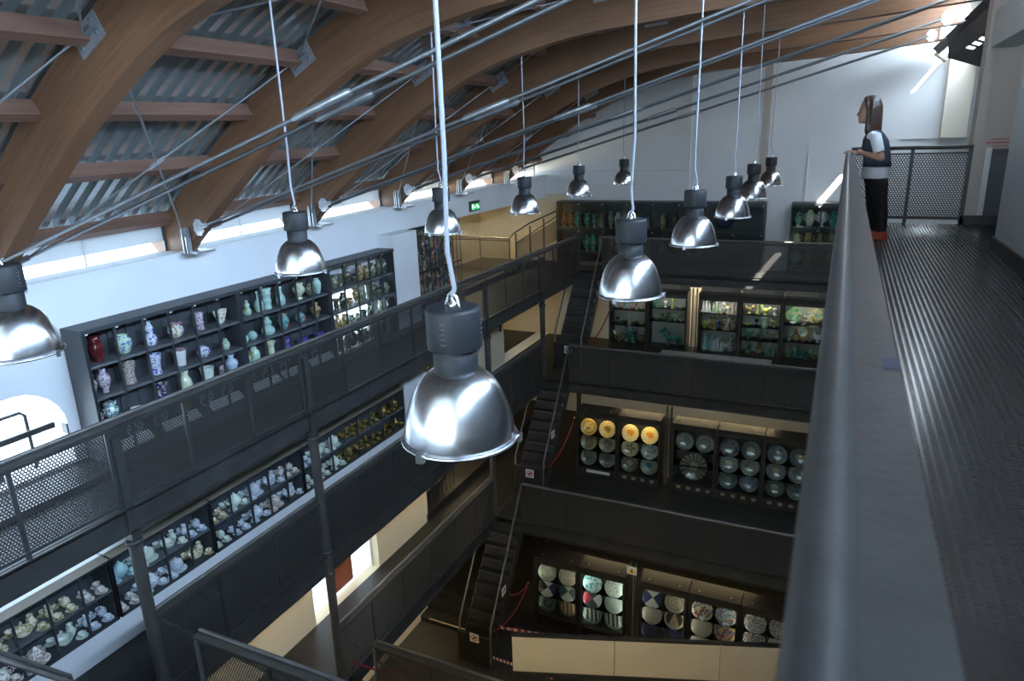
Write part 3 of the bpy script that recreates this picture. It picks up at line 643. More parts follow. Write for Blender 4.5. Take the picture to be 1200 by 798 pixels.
def noentry(label, c, w=0.22, ax='y'):
    t = thing('no_entry_sign', label, 'sign', c, 'no-entry stair signs'); x, y, z = c
    if ax == 'y':
        MB().box(x - w / 2, x + w / 2, y, y + 0.006, z - w / 2, z + w / 2).build('plate', signw, t)
        F = lambda a, b, k: (x + a, y - 0.002 * k, z + b)
    else:
        MB().box(x, x + 0.006, y - w / 2, y + w / 2, z - w / 2, z + w / 2).build('plate', signw, t); F = lambda a, b, k: (x + 0.006 + 0.002 * k, y + a, z + b)
    mb = MB(); n = 24; vs = [F(math.cos(2 * PI * i / n) * r * w, math.sin(2 * PI * i / n) * r * w, 1) for i in range(n) for r in (0.29, 0.38)]
    mb.add(vs, [(2 * i, 2 * i + 1, (2 * i + 3) % (2 * n), (2 * i + 2) % (2 * n)) for i in range(n)]); mb.build('red_ring', signr, t)
    mb = MB(); mb.add([F(a * w, b * w, 1) for a, b in ((-0.2, 0), (0.02, 0.2), (0.02, 0.08), (0.2, 0.1), (0.2, -0.1), (0.02, -0.08), (0.02, -0.2))], [(0, 1, 2, 3, 4, 5, 6)]); mb.build('black_arrow', signk, t)
    mb = MB(); mb.add([F(a * w, b * w, 2) for a, b in ((-0.27, -0.2), (-0.2, -0.27), (0.27, 0.2), (0.2, 0.27))], [(0, 1, 2, 3)]); mb.build('red_slash', signr, t)
for lv, (yb, zb, nm) in enumerate(((17.22, Z1, 'upper'), (14.42, Z0, 'middle'), (11.2, 0, 'lowest'))):
    noentry(f'square white no-entry sign at the foot of the {nm} far stair', (-6.5, yb, zb + (0.72 if lv == 2 else 0.6)))
    t = thing('stair_gate', f'dark steel barrier plate closing the foot of the {nm} far stair', 'gate', (-6.54, yb + 0.02, zb), 'stair gates')
    MB().box(-6.92, -6.16, yb + 0.012, yb + 0.024, zb + 0.08, zb + 0.78).build('plate', deckm, t); MB().box(-6.94, -6.14, yb + 0.01, yb + 0.03, zb + 0.76, zb + 0.80).build('top_bar', steel2, t)
for lv, (y, z, nm) in enumerate(((15.1, 4.05, 'middle'), (12.0, 1.5, 'lowest'))): noentry(f'small white sign on the stringer of the {nm} far stair', (-6.13, y, z), 0.2, 'x')
t = thing('warning_sign', 'yellow triangle warning sign on the post above the lower cabinets', 'sign', (-3.45, 13.05, 2.12))
MB().box(-3.56, -3.34, 12.985, 12.992, 2.0, 2.2).build('plate', signw, t); mb = MB(); mb.add([(-3.53, 12.98, 2.03), (-3.37, 12.98, 2.03), (-3.45, 12.98, 2.18)], [(0, 1, 2)]); mb.build('yellow_triangle', signy, t)
mb = MB(); mb.add([(-3.46, 12.976, 2.05), (-3.44, 12.976, 2.05), (-3.435, 12.976, 2.12), (-3.465, 12.976, 2.12)], [(0, 1, 2, 3)]); mb.build('black_mark', signk, t)

# ------------------------------------------------------------------ the camera balcony
t = thing('balcony_deck', 'balcony floor of dark studded plate beside the grey wall', 'balcony', (0.8, 3, ZT - 0.3))
MB().box(0.09, 1.5, -5, 11.0, ZT - 0.05, ZT).box(1.5, 2.6, 8.8, 11.0, ZT - 0.05, ZT).build('floor_plate', treadf, t)
vs = []; fs = []
for i in range(38):
    x = 0.12 + i * 0.036
    for j in range(455):
        y = 0.3 + j * 0.0235; k = len(vs)
        vs += [(x - 0.013, y - 0.005, ZT), (x + 0.013, y - 0.005, ZT), (x + 0.013, y + 0.005, ZT), (x - 0.013, y + 0.005, ZT), (x - 0.009, y, ZT + 0.0028), (x + 0.009, y, ZT + 0.0028)]
        fs += [(k, k + 1, k + 5, k + 4), (k + 2, k + 3, k + 4, k + 5), (k + 1, k + 2, k + 5), (k + 3, k, k + 4)]
o = MB().add(vs, fs).build('raised_studs', treadf, t); o['kind'] = 'stuff'; MB().box(0.03, 0.09, -5, 11.0, ZT - 0.32, ZT + 0.01).build('edge_beam', steel, t); MB().box(0.03, 2.0, 10.94, 11.0, ZT - 0.32, ZT - 0.05).build('end_beam', steel, t)
t = thing('balcony_railing', 'long grey steel balcony railing with flat top running to the woman', 'railing', (0.05, 3, ZT))
railm = mat('worn_grey_rail', (0.066, 0.063, 0.060), 0.40, 0.45, bump=0.06, bscale=60, var=0.18, vscale=9)
MB().tube([(0.012, -3, 10.985), (0.012, 9.95, 10.985)], 0.022, 14).build('handrail_tube', railm, t)
MB().box(0.033, 0.092, -3, 9.95, 10.968, 10.984).build('flat_top', railm, t)
MB().box(0.072, 0.093, 1.02, 1.07, 10.984, 10.9855).build('tape_patch', mat('dark_blue_tape', (0.03, 0.035, 0.06), 0.5), t)
for i in range(14):
    y = -3 + i * 0.98; MB().box(0.04, 0.085, y - 0.012, y + 0.012, ZT - 0.3, 10.96).build('post', steel, t)
    if i < 13: MB().box(0.060, 0.064, y + 0.03, y + 0.95, ZT + 0.1, 10.88).build('perforated_panel', perf, t)
MB().box(0.045, 0.08, -3, 9.95, ZT + 0.06, ZT + 0.1).build('bottom_rail', steel, t)
t = thing('guard_railing', 'perforated railing closing the balcony end behind the woman', 'railing', (0.75, 10.95, ZT), 'perforated guard railings')
MB().tube([(0.06, 10.93, 11.02), (1.48, 10.93, 11.02)], 0.026, 10).build('handrail', steel, t)
MB().box(0.06, 1.48, 10.94, 10.96, 10.93, 10.955).build('top_rail', steel, t); MB().box(0.06, 1.48, 10.94, 10.96, ZT + 0.06, ZT + 0.1).build('bottom_rail', steel, t)
for x in (0.07, 0.80, 1.46): MB().box(x - 0.022, x + 0.022, 10.93, 10.97, ZT, 11.0).build('post', steel, t)
for x0, x1 in ((0.1, 0.775), (0.825, 1.435)): MB().box(x0, x1, 10.948, 10.952, ZT + 0.1, 10.93).build('perforated_panel', perf2, t)
# red lettering above the doorway: two lines of a sign
t = thing('door_sign', 'small red two-line lettering above the passage doorway', 'sign', (1.78, 10.99, 11.06))
MB().box(1.62, 1.87, 10.992, 10.999, 11.055, 11.068).build('red_line', signr, t)
for z, n, w0 in ((11.105, 11, 0.20), (11.02, 9, 0.17)):
    mb = MB()
    for i in range(n):
        x = 1.775 + (i - (n - 1) / 2) * w0 / n; mb.box(x - 0.007, x - 0.003, 10.994, 10.999, z - 0.012, z + 0.012)
        mb.box(x - 0.007, x + 0.006, 10.994, 10.999, z + (0.008 if i % 3 else -0.002), z + (0.012 if i % 3 else 0.002))
        if i % 2: mb.box(x + 0.002, x + 0.006, 10.994, 10.999, z - 0.012, z + 0.009)
    mb.build('lettering', signr, t)
inst(MB().box(-0.004, 0, -0.09, 0.09, -0.13, 0.13).mesh('notice', signw), 'wall_notice', (1.4995, 8.55, 11.75), 'small pale notice on the right balcony wall', 'notice')

# ------------------------------------------------------------------ pendant lamps
def lamp_meshes():
    d = {}
    prof = [(0.226, 0.0), (0.225, 0.02), (0.220, 0.06), (0.210, 0.105), (0.193, 0.155), (0.172, 0.205), (0.146, 0.245), (0.112, 0.275), (0.086, 0.287)]
    inner = [(r - 0.004, z) for r, z in prof[::-1]]
    n = 36; mb = MB(); allp = prof + inner; vs = []
    for r, z in allp:
        for k in range(n): a = 2 * PI * k / n; vs.append((r * math.cos(a), r * math.sin(a), z))
    m = len(allp); mb.add(vs, [(i * n + k, i * n + (k + 1) % n, ((i + 1) % m) * n + (k + 1) % n, ((i + 1) % m) * n + k) for i in range(m) for k in range(n)], True)
    d['reflector'] = (mb.mesh('reflector', alu))
    mb = MB(); ring = [(0.230 * math.cos(2 * PI * k / 36), 0.230 * math.sin(2 * PI * k / 36), 0.0) for k in range(37)]; mb.tube(ring, 0.0085, 8, False); d['rim_ring'] = mb.mesh('rim_ring', rimm)
    d['rim_clip'] = [MB().box(0.236 * math.cos(a) - 0.014, 0.236 * math.cos(a) + 0.014, 0.236 * math.sin(a) - 0.014, 0.236 * math.sin(a) + 0.014, -0.022, 0.014).mesh('rim_clip', rimm) for a in (-1.75, 0.35, 2.45)]
    mb = MB().lathe([(0.088, 0.283), (0.088, 0.385), (0.080, 0.39)], 28); d['collar'] = mb.mesh('collar', capm)
    mb = MB().lathe([(0.084, 0.372), (0.106, 0.377), (0.108, 0.385), (0.108, 0.525), (0.104, 0.537), (0.09, 0.541), (0.0, 0.541)], 32); d['housing'] = mb.mesh('housing', capm)
    d['vent_slat'] = []; vm = mat('vent_charcoal', (0.06, 0.065, 0.072), 0.4)
    for a0 in (-PI / 2 + 0.10, -PI / 2 + 1.9, -PI / 2 - 1.45):
        for j in range(5):
            z = 0.412 + j * 0.020; d['vent_slat'].append(MB().tube([(0.107 * math.cos(a0 + q * 0.055), 0.107 * math.sin(a0 + q * 0.055), z) for q in range(-2, 3)], [0.002, 0.0045, 0.005, 0.0045, 0.002], 6).mesh('vent_slat', vm))
    mb = MB().lathe([(0.018, 0.541), (0.018, 0.55), (0.010, 0.556), (0.006, 0.575)], 8); mb.tube([(-0.03, 0, 0.541), (-0.015, 0, 0.585), (0.0, 0, 0.60), (0.02, 0, 0.575), (0.03, 0, 0.541)], 0.006, 6); d['hook'] = mb.mesh('hook', rimm)
    mb = MB().lathe([(0.0, 0.20), (0.035, 0.17), (0.045, 0.12), (0.035, 0.08), (0.0, 0.06)], 12); d['bulb'] = mb.mesh('bulb', mat('unlit_bulb', (0.8, 0.78, 0.7), 0.2))
    return d
LM = lamp_meshes()
for row, X in (('right', -1.32), ('left', -4.42)):
    for k in range(6):
        y = {'right': (2.25, 4.77, 7.1, 9.8, 12.0, 14.85), 'left': (2.36, 4.85, 7.4, 9.9, 12.36, 15.3)}[row][k]
        zr = 10.2 + (0.06 if k > 3 else 0) + (0.02 if k == 2 else 0) - (0.05 if k == 0 else 0)
        t = thing('pendant_lamp', f'bell-shaped aluminium pendant lamp, {ORD[k]} from the camera in the {row} row', 'lamp', (X, y, zr), 'industrial pendant lamps')
        for nm in LM:
            for me in (LM[nm] if isinstance(LM[nm], list) else [LM[nm]]): child(me, nm, t)
        X2, Zt, _ = on(X); Zt += (0.0 if min(abs(y - q) for q in YA) < TH else 0.40) - zr; kx = 0.018 * math.sin(k * 2.1 + (1 if row == 'left' else 0))
        pts = [(0.0, 0.0, 0.58), (0.012, 0.0, 0.61), (0.004, 0, 0.66), (-0.01 + kx * 0.4, 0, 0.75), (kx, 0, 1.1), (kx * 0.5, 0, 1.7), (0, 0, Zt)]
        mb = MB().tube(pts, 0.0095, 8); c = mb.mesh('cord', cordm); child(c, 'cord', t)
        child(MB().lathe([(0.05, Zt - 0.05), (0.05, Zt - 0.0), (0.012, Zt)], 10).mesh('ceiling_hook', rodm), 'ceiling_hook', t)
# ================================================================== CERAMICS
PROF = {
 'baluster': [(0.45, 0), (0.5, 0.03), (0.42, 0.1), (0.75, 0.3), (1.0, 0.52), (0.92, 0.68), (0.5, 0.8), (0.4, 0.88), (0.62, 1.0), (0.5, 0.98), (0.3, 0.85)],
 'ovoid': [(0.5, 0), (0.62, 0.04), (0.85, 0.28), (1.0, 0.55), (0.92, 0.76), (0.6, 0.88), (0.55, 0.93), (0.66, 1.0), (0.5, 0.98), (0.45, 0.85)],
 'gourd': [(0.7, 0), (0.95, 0.1), (1.0, 0.24), (0.8, 0.4), (0.45, 0.5), (0.62, 0.6), (0.68, 0.7), (0.45, 0.82), (0.3, 0.88), (0.34, 1.0), (0.2, 0.98)],
 'tumbler': [(0.75, 0), (0.8, 0.05), (0.68, 0.3), (0.78, 0.6), (0.98, 0.93), (1.0, 1.0), (0.9, 0.98), (0.7, 0.5)],
 'flared': [(0.6, 0), (0.62, 0.05), (0.5, 0.12), (0.62, 0.4), (0.55, 0.7), (0.8, 0.92), (1.0, 1.0), (0.85, 0.98), (0.4, 0.7)],
 'bucket': [(0.68, 0), (0.72, 0.03), (0.85, 0.5), (1.0, 0.97), (1.0, 1.0), (0.92, 1.0), (0.8, 0.5), (0.6, 0.1)],
 'jug': [(0.6, 0), (0.66, 0.04), (0.9, 0.22), (1.0, 0.38), (0.85, 0.58), (0.55, 0.75), (0.5, 0.85), (0.68, 1.0), (0.55, 0.97), (0.4, 0.8)],
 'ball': [(0.4, 0), (0.7, 0.1), (1.0, 0.45), (0.85, 0.78), (0.5, 0.93), (0.42, 1.0), (0.3, 0.95)],
 'squat': [(0.6, 0), (0.9, 0.18), (1.0, 0.45), (0.75, 0.75), (0.45, 0.85), (0.5, 1.0), (0.38, 0.95)],
 'cone': [(0.35, 0), (0.42, 0.05), (0.7, 0.5), (1.0, 1.0), (0.9, 0.98), (0.55, 0.5)],
 'bottle': [(0.7, 0), (0.9, 0.08), (1.0, 0.3), (0.85, 0.48), (0.4, 0.62), (0.32, 0.85), (0.45, 1.0), (0.25, 0.98)],
 'bamboo': [(0.7, 0), (0.85, 0.04), (0.72, 0.1), (0.72, 0.32), (0.86, 0.38), (0.72, 0.44), (0.72, 0.66), (0.88, 0.72), (0.7, 0.78), (0.95, 1.0), (0.75, 0.98), (0.55, 0.8)],
 'ribbed': [(0.55, 0), (0.7, 0.05), (0.6, 0.1), (0.8, 0.2), (1.0, 0.4), (0.95, 0.6), (0.7, 0.74), (0.78, 0.8), (0.6, 0.86), (0.8, 1.0), (0.6, 0.97)],
 'urn': [(0.55, 0), (0.55, 0.06), (0.25, 0.16), (0.6, 0.26), (1.0, 0.52), (0.95, 0.7), (0.6, 0.8), (0.85, 0.93), (0.85, 1.0), (0.6, 0.98)],
 'bowl': [(0.35, 0), (0.4, 0.1), (0.7, 0.35), (1.0, 1.0), (0.92, 0.98), (0.6, 0.4)],
 'lidded': [(0.5, 0), (0.6, 0.05), (0.95, 0.3), (1.0, 0.5), (0.85, 0.66), (0.9, 0.7), (0.55, 0.84), (0.18, 0.9), (0.2, 0.97), (0.0, 1.0)],
}
MC = {}
def vmesh(kind, h, w, m, n=16):
    k = (kind, round(h, 3), round(w, 3), m.name)
    if k in MC: return MC[k]
    fl = (0.06, 10, 30) if kind == 'ribbed' else ((0.08, 6, 0) if kind == 'flared' else None)
    MC[k] = MB().lathe([(r * w / 2, z * h) for r, z in PROF[kind]], n, flute=fl, sy=0.55 if kind == 'cone' else 1).mesh(kind, m); return MC[k]
def hmesh(h, w, m, side=1, z0=0.35, z1=0.9, r=0.006):
    k = ('handle', round(h, 3), round(w, 3), m.name, side, z0)
    if k in MC: return MC[k]
    pts = []
    for i in range(8):
        t = i / 7; z = h * (z0 + (z1 - z0) * t); pts.append((0, side * (w * 0.40 + w * 0.34 * math.sin(PI * t) - 0.06 * w * t), z))
    MC[k] = MB().tube(pts, r, 6).mesh('handle', m); return MC[k]
def blob(m, r, n, seed, h):
    k = ('blob', m.name, r, n, seed)
    if k in MC: return MC[k]
    rd = random.Random(seed); mb = MB()
    for i in range(n):
        a = rd.random() * 6.28; q = r * math.sqrt(rd.random()); mb.ball((q * math.cos(a), q * math.sin(a), h + rd.random() * 0.03), 0.018, 0.018, 0.016, 6, 4)
    MC[k] = mb.mesh('flowers', m); return MC[k]
GROUPV = 'vases in the upper left case'
def put_vase(desc, kind, h, w, m, loc, where, group, handles=0, flowers=None, cat='vase', rz=0.0, name=None):
    o = inst(vmesh(kind, h, w, m), name or {'vase': 'vase', 'jug': 'jug', 'pot': 'pot'}.get(cat, cat), loc, f'{desc} {where}', cat, group, rot=(0, 0, rz))
    if handles >= 1: child(hmesh(h, w, m, 1), 'handle', o)
    if handles >= 2: child(hmesh(h, w, m, -1), 'handle', o)
    if flowers: child(blob(flowers, w * 0.42, 14, int(w * 1000), h * 0.96), 'modelled_flowers', o)
    return o
W = (0.78, 0.80, 0.80)
G = dict(
 redbrown=glaze('oxblood_glaze', (0.085, 0.012, 0.014), ((0.13, 0.02, 0.02),), 20), pinkflor=glaze('pink_floral', (0.62, 0.60, 0.66), ((0.35, 0.12, 0.16), (0.16, 0.20, 0.42), (0.45, 0.33, 0.15)), 40),
 tealflor=glaze('teal_floral', (0.55, 0.68, 0.66), ((0.03, 0.22, 0.18), (0.10, 0.08, 0.16)), 32), darkflor=glaze('dark_floral', (0.10, 0.09, 0.14), ((0.55, 0.55, 0.6), (0.45, 0.2, 0.08)), 36),
 greenblue=glaze('pale_green_blue_flower', (0.46, 0.66, 0.52), ((0.10, 0.22, 0.48), (0.62, 0.70, 0.45)), 26), brownpat=glaze('brown_pattern', (0.50, 0.45, 0.42), ((0.16, 0.10, 0.08), (0.25, 0.2, 0.2)), 45),
 bluewhite=glaze('blue_white', (0.66, 0.70, 0.80), ((0.10, 0.14, 0.44),), 34), white=glaze('white_glaze', W), navyflor=glaze('navy_floral', (0.02, 0.03, 0.16), ((0.62, 0.62, 0.62), (0.45, 0.28, 0.12)), 26),
 creamgr=glaze('cream_green', (0.66, 0.70, 0.50), ((0.45, 0.55, 0.40),), 10), whitegold=glaze('white_gold', (0.72, 0.73, 0.68), ((0.42, 0.32, 0.10),), 24), celadon=glaze('celadon', (0.42, 0.62, 0.56), ((0.48, 0.68, 0.62),), 6),
 celgold=glaze('celadon_gold', (0.42, 0.60, 0.50), ((0.45, 0.36, 0.12),), 18), paleblue=glaze('pale_blue_dotted', (0.36, 0.50, 0.66), ((0.68, 0.72, 0.76),), 55), coral=glaze('coral_turquoise', (0.08, 0.38, 0.44), ((0.55, 0.10, 0.04), (0.6, 0.55, 0.4)), 18),
 purple=glaze('violet_glaze', (0.09, 0.06, 0.30), ((0.16, 0.12, 0.42),), 20), pewter=glaze('pewter_lustre', (0.12, 0.13, 0.11), ((0.30, 0.28, 0.18),), 20, 0.2, 0.5), moss=glaze('moss_lustre', (0.20, 0.23, 0.15), ((0.36, 0.34, 0.20), (0.10, 0.14, 0.12)), 18),
 amber=glaze('amber_lustre', (0.36, 0.27, 0.12), ((0.16, 0.12, 0.06),), 16), pinkpetal=glaze('pink_petals', (0.42, 0.16, 0.22), ((0.6, 0.5, 0.52),), 60), whitechk=glaze('white_chequered', (0.66, 0.70, 0.66), ((0.48, 0.56, 0.50),), 60),
 cream=glaze('cream_china', (0.78, 0.74, 0.54), ((0.42, 0.30, 0.10),), 34), creamblue=glaze('cream_pink_china', (0.80, 0.78, 0.72), ((0.46, 0.26, 0.22),), 40), aqua=glaze('aqua_china', (0.36, 0.60, 0.62), ((0.50, 0.70, 0.70),), 16), mint=glaze('mint_china', (0.66, 0.74, 0.64), ((0.62, 0.68, 0.6),), 16),
 bluechina=glaze('blue_white_china', (0.72, 0.77, 0.80), ((0.40, 0.48, 0.62),), 44), gold=glaze('gold_lustre_china', (0.38, 0.27, 0.07), ((0.14, 0.10, 0.04),), 24, 0.2, 0.5), jade=glaze('jade_glaze', (0.05, 0.25, 0.20), ((0.12, 0.36, 0.28), (0.45, 0.40, 0.2)), 14),
 ruby=glaze('ruby_glaze', (0.18, 0.02, 0.03), ((0.45, 0.30, 0.12),), 24), ochre=glaze('ochre_glaze', (0.42, 0.30, 0.10), ((0.55, 0.48, 0.30), (0.2, 0.12, 0.05)), 20), cobalt=glaze('cobalt_glaze', (0.02, 0.07, 0.40)), teal=glaze('teal_glaze', (0.03, 0.22, 0.20), ((0.20, 0.42, 0.36),), 20),
 skin=glaze('painted_figure', (0.60, 0.52, 0.42), ((0.45, 0.12, 0.10), (0.15, 0.25, 0.40)), 30), yellow=glaze('yellow_green_glaze', (0.58, 0.52, 0.12), ((0.2, 0.36, 0.14),), 20), black=glaze('black_glaze', (0.02, 0.02, 0.022)))

# ------------------------------------------------------------------ upper left case, three units, 0.39 m bays
XC = -8.05                                   # case front
ROWZ = [8.80, 8.39, 7.98, 7.60]; TOPZ = 9.22
UNITS = [(5.02, 7.40, 6), (7.46, 9.46, 5), (9.52, 11.47, 5)]
for u, (y0, y1, n) in enumerate(UNITS):
    t = thing('display_case', f"charcoal wall case of small bays, {('nearest the arched door', 'middle unit', 'far unit by the white pillar')[u]}, on the upper walkway", 'display case', (XC - 0.18, (y0 + y1) / 2, Z2), 'upper wall case units')
    xb = XW + 0.02
    MB().box(xb, XC, y0 - 0.03, y0, 7.5, TOPZ).build('side_panel', casem, t); MB().box(xb, XC, y1, y1 + 0.03, 7.5, TOPZ).build('side_panel', casem, t)
    mb = MB().box(xb, XC + 0.02, y0 - 0.03, y1 + 0.03, TOPZ, TOPZ + 0.05); mb.build('top_panel', casem, t); MB().box(xb, XC, y0, y1, 7.5, 7.58).build('plinth', casem, t)
    for z in ROWZ[:-1]: MB().box(xb, XC - 0.01, y0, y1, z - 0.035, z).build('shelf', shelfw, t)
    bw = (y1 - y0) / n
    if u < 2:
        nb = n * 3
        for i in range(nb): a = y0 + i * (y1 - y0) / nb; MB().box(xb, xb + (0.02 if i % 2 else 0.028), a + 0.003, a + (y1 - y0) / nb - 0.003, 7.58, TOPZ).build('back_board', caseback, t)
    for i in range(n + 1):
        y = y0 + i * bw; MB().box(XC - 0.03, XC, y - 0.012, y + 0.012, 7.58, TOPZ).build('upright', casem, t)
        if i < n: MB().box(XC - 0.002, XC + 0.012, y + 0.02, y + 0.05, TOPZ - 0.02, TOPZ - 0.002).build('lamp_clip', signw, t)
ROWN = ['top', 'second', 'third', 'bottom']
def vput(u, b, row, off, desc, kind, h, w, m, handles=0, flowers=None, cat='vase', x=0.0, rz=PI / 2):
    y0, y1, n = UNITS[u]; bw = (y1 - y0) / n; bays = sum(q[2] for q in UNITS[:u]) + b
    put_vase(desc, kind, h, w, G[m], (XC - 0.17 + x, y0 + (b + 0.5 + off) * bw, ROWZ[row]), f'on {ROWN[row]} shelf, {ORD[bays]} bay, upper left case', GROUPV, handles, flowers and G[flowers], cat, rz)
VL = [ # unit, bay, row, offset, description, kind, height, width, glaze, handles, flowers, category
 (0, 0, 0, 0.08, 'dark red twisted vase', 'ribbed', 0.34, 0.19, 'redbrown'), (0, 0, 0, -0.36, 'small dark red tumbler', 'tumbler', 0.17, 0.1, 'redbrown'),
 (0, 0, 1, 0.12, 'large pink and blue floral vase', 'baluster', 0.31, 0.17, 'pinkflor'), (0, 0, 1, -0.3, 'slim gold-speckled floral vase', 'baluster', 0.27, 0.13, 'brownpat'),
 (0, 0, 2, 0.14, 'teal white two-handled vase', 'urn', 0.27, 0.2, 'tealflor', 2), (0, 0, 2, -0.3, 'dark mottled vase', 'baluster', 0.23, 0.13, 'darkflor'),
 (0, 1, 0, 0, 'pale green jug with blue flowers', 'ovoid', 0.25, 0.21, 'greenblue', 1, None, 'jug'), (0, 1, 1, 0.0, 'brown patterned beaker vase', 'tumbler', 0.29, 0.19, 'brownpat'), (0, 1, 2, 0.05, 'low white pottery dish', 'bowl', 0.05, 0.24, 'white', 0, None, 'bowl'),
 (0, 2, 0, 0, 'blue and white double gourd vase', 'gourd', 0.33, 0.16, 'bluewhite'), (0, 2, 1, 0, 'white pitcher with blue painting', 'tumbler', 0.28, 0.18, 'bluewhite', 1, None, 'jug'), (0, 2, 2, 0.05, 'dark blue flared vase with flower panel', 'flared', 0.26, 0.19, 'navyflor'),
 (0, 3, 0, 0, 'white pot heaped with small flowers', 'ball', 0.19, 0.22, 'whitegold', 2, 'pinkpetal', 'pot'), (0, 3, 1, 0, 'white tapered pot with pink flowers', 'bucket', 0.22, 0.18, 'white', 0, 'pinkpetal', 'pot'), (0, 3, 2, 0.05, 'pale yellow tall jug', 'jug', 0.32, 0.18, 'creamgr', 1, None, 'jug'),
 (0, 4, 0, 0.05, 'white bamboo-shaped vase', 'bamboo', 0.25, 0.14, 'pinkflor'), (0, 4, 1, 0, 'small blue flower-covered ball vase', 'ball', 0.17, 0.19, 'bluewhite'), (0, 4, 2, 0.02, 'white chequered bucket-shaped pot', 'bucket', 0.25, 0.2, 'whitechk', 0, None, 'pot'),
 (0, 5, 0, 0, 'white fan-shaped vase with gold decoration', 'cone', 0.2, 0.26, 'whitegold'), (0, 5, 1, 0.05, 'small celadon pot with red top', 'squat', 0.16, 0.13, 'celgold', 0, None, 'pot'), (0, 5, 2, 0.18, 'pale blue dotted vase', 'baluster', 0.31, 0.2, 'paleblue'), (0, 5, 2, -0.28, 'small blue and orange vase', 'ovoid', 0.2, 0.13, 'darkflor'),
 (1, 0, 0, -0.28, 'tall celadon cylinder vase', 'bottle', 0.31, 0.13, 'celadon'), (1, 0, 0, 0.16, 'celadon vase with gold bow', 'gourd', 0.23, 0.14, 'celgold'), (1, 0, 1, -0.2, 'squat celadon jar', 'squat', 0.14, 0.15, 'celadon'), (1, 0, 1, 0.24, 'celadon melon-shaped jar', 'ball', 0.14, 0.16, 'celadon'),
 (1, 0, 2, -0.24, 'tall celadon baluster vase', 'baluster', 0.29, 0.15, 'celadon'), (1, 0, 2, 0.2, 'stout celadon vase with gold rim', 'ovoid', 0.29, 0.19, 'celgold'), (1, 1, 0, -0.22, 'slender celadon bottle', 'bottle', 0.32, 0.15, 'celadon'), (1, 1, 0, 0.22, 'ribbed celadon vase', 'bamboo', 0.34, 0.19, 'celadon'),
 (1, 1, 1, 0.1, 'celadon vase with two ear-like tips', 'gourd', 0.29, 0.22, 'celadon'), (1, 1, 2, 0.12, 'pale green flared vase', 'flared', 0.29, 0.17, 'creamgr'), (1, 2, 0, 0, 'grey green flask', 'bottle', 0.3, 0.16, 'celadon'), (1, 2, 1, 0.0, 'turquoise and coral red jar', 'ovoid', 0.25, 0.19, 'coral'), (1, 2, 2, 0.05, 'violet cylinder jar', 'bamboo', 0.24, 0.13, 'purple'),
 (1, 3, 0, 0.1, 'cream ornate vase with handles', 'urn', 0.28, 0.2, 'creamgr', 2), (1, 3, 1, 0, 'red shell-shaped pot', 'ball', 0.18, 0.18, 'coral', 0, None, 'pot'), (1, 3, 2, 0.05, 'violet squat box', 'squat', 0.15, 0.22, 'purple', 0, None, 'jar'),
 (1, 4, 0, -0.2, 'round sage green jar', 'ball', 0.22, 0.2, 'moss'), (1, 4, 0, 0.24, 'tall sage green vase', 'ovoid', 0.27, 0.16, 'celadon'), (1, 4, 1, 0, 'brown lustre vase', 'baluster', 0.26, 0.19, 'amber'), (1, 4, 2, 0.05, 'violet and grey bowl', 'bowl', 0.12, 0.2, 'purple', 0, None, 'bowl')]
for e in VL: vput(*e)
rd = random.Random(3); kinds = ['urn', 'jug', 'ball', 'flared', 'baluster', 'squat', 'bowl', 'ovoid']
for b in range(5):
    for row in range(4):
        for j, off in enumerate((-0.24, 0.24)):
            k = kinds[(b * 3 + row * 2 + j) % 8]; m = ['pewter', 'moss', 'pewter', 'amber', 'moss'][(b + row + j) % 5]
            cn = {'pewter': 'dark pewter', 'moss': 'mossy green', 'amber': 'amber brown'}[m]; kn = {'urn': 'footed urn', 'jug': 'handled jug', 'ball': 'round jar', 'flared': 'flared vase', 'baluster': 'baluster vase', 'squat': 'squat jar', 'bowl': 'open bowl', 'ovoid': 'egg-shaped vase'}[k]
            vput(2, b, row, off, f"{cn} {kn} ({'near' if j == 0 else 'far'} side)".replace('(', '').replace(')', ''), k, rd.uniform(0.2, 0.31) if k != 'bowl' else 0.14, rd.uniform(0.14, 0.18), m, 2 if k == 'urn' else (1 if k == 'jug' else 0))
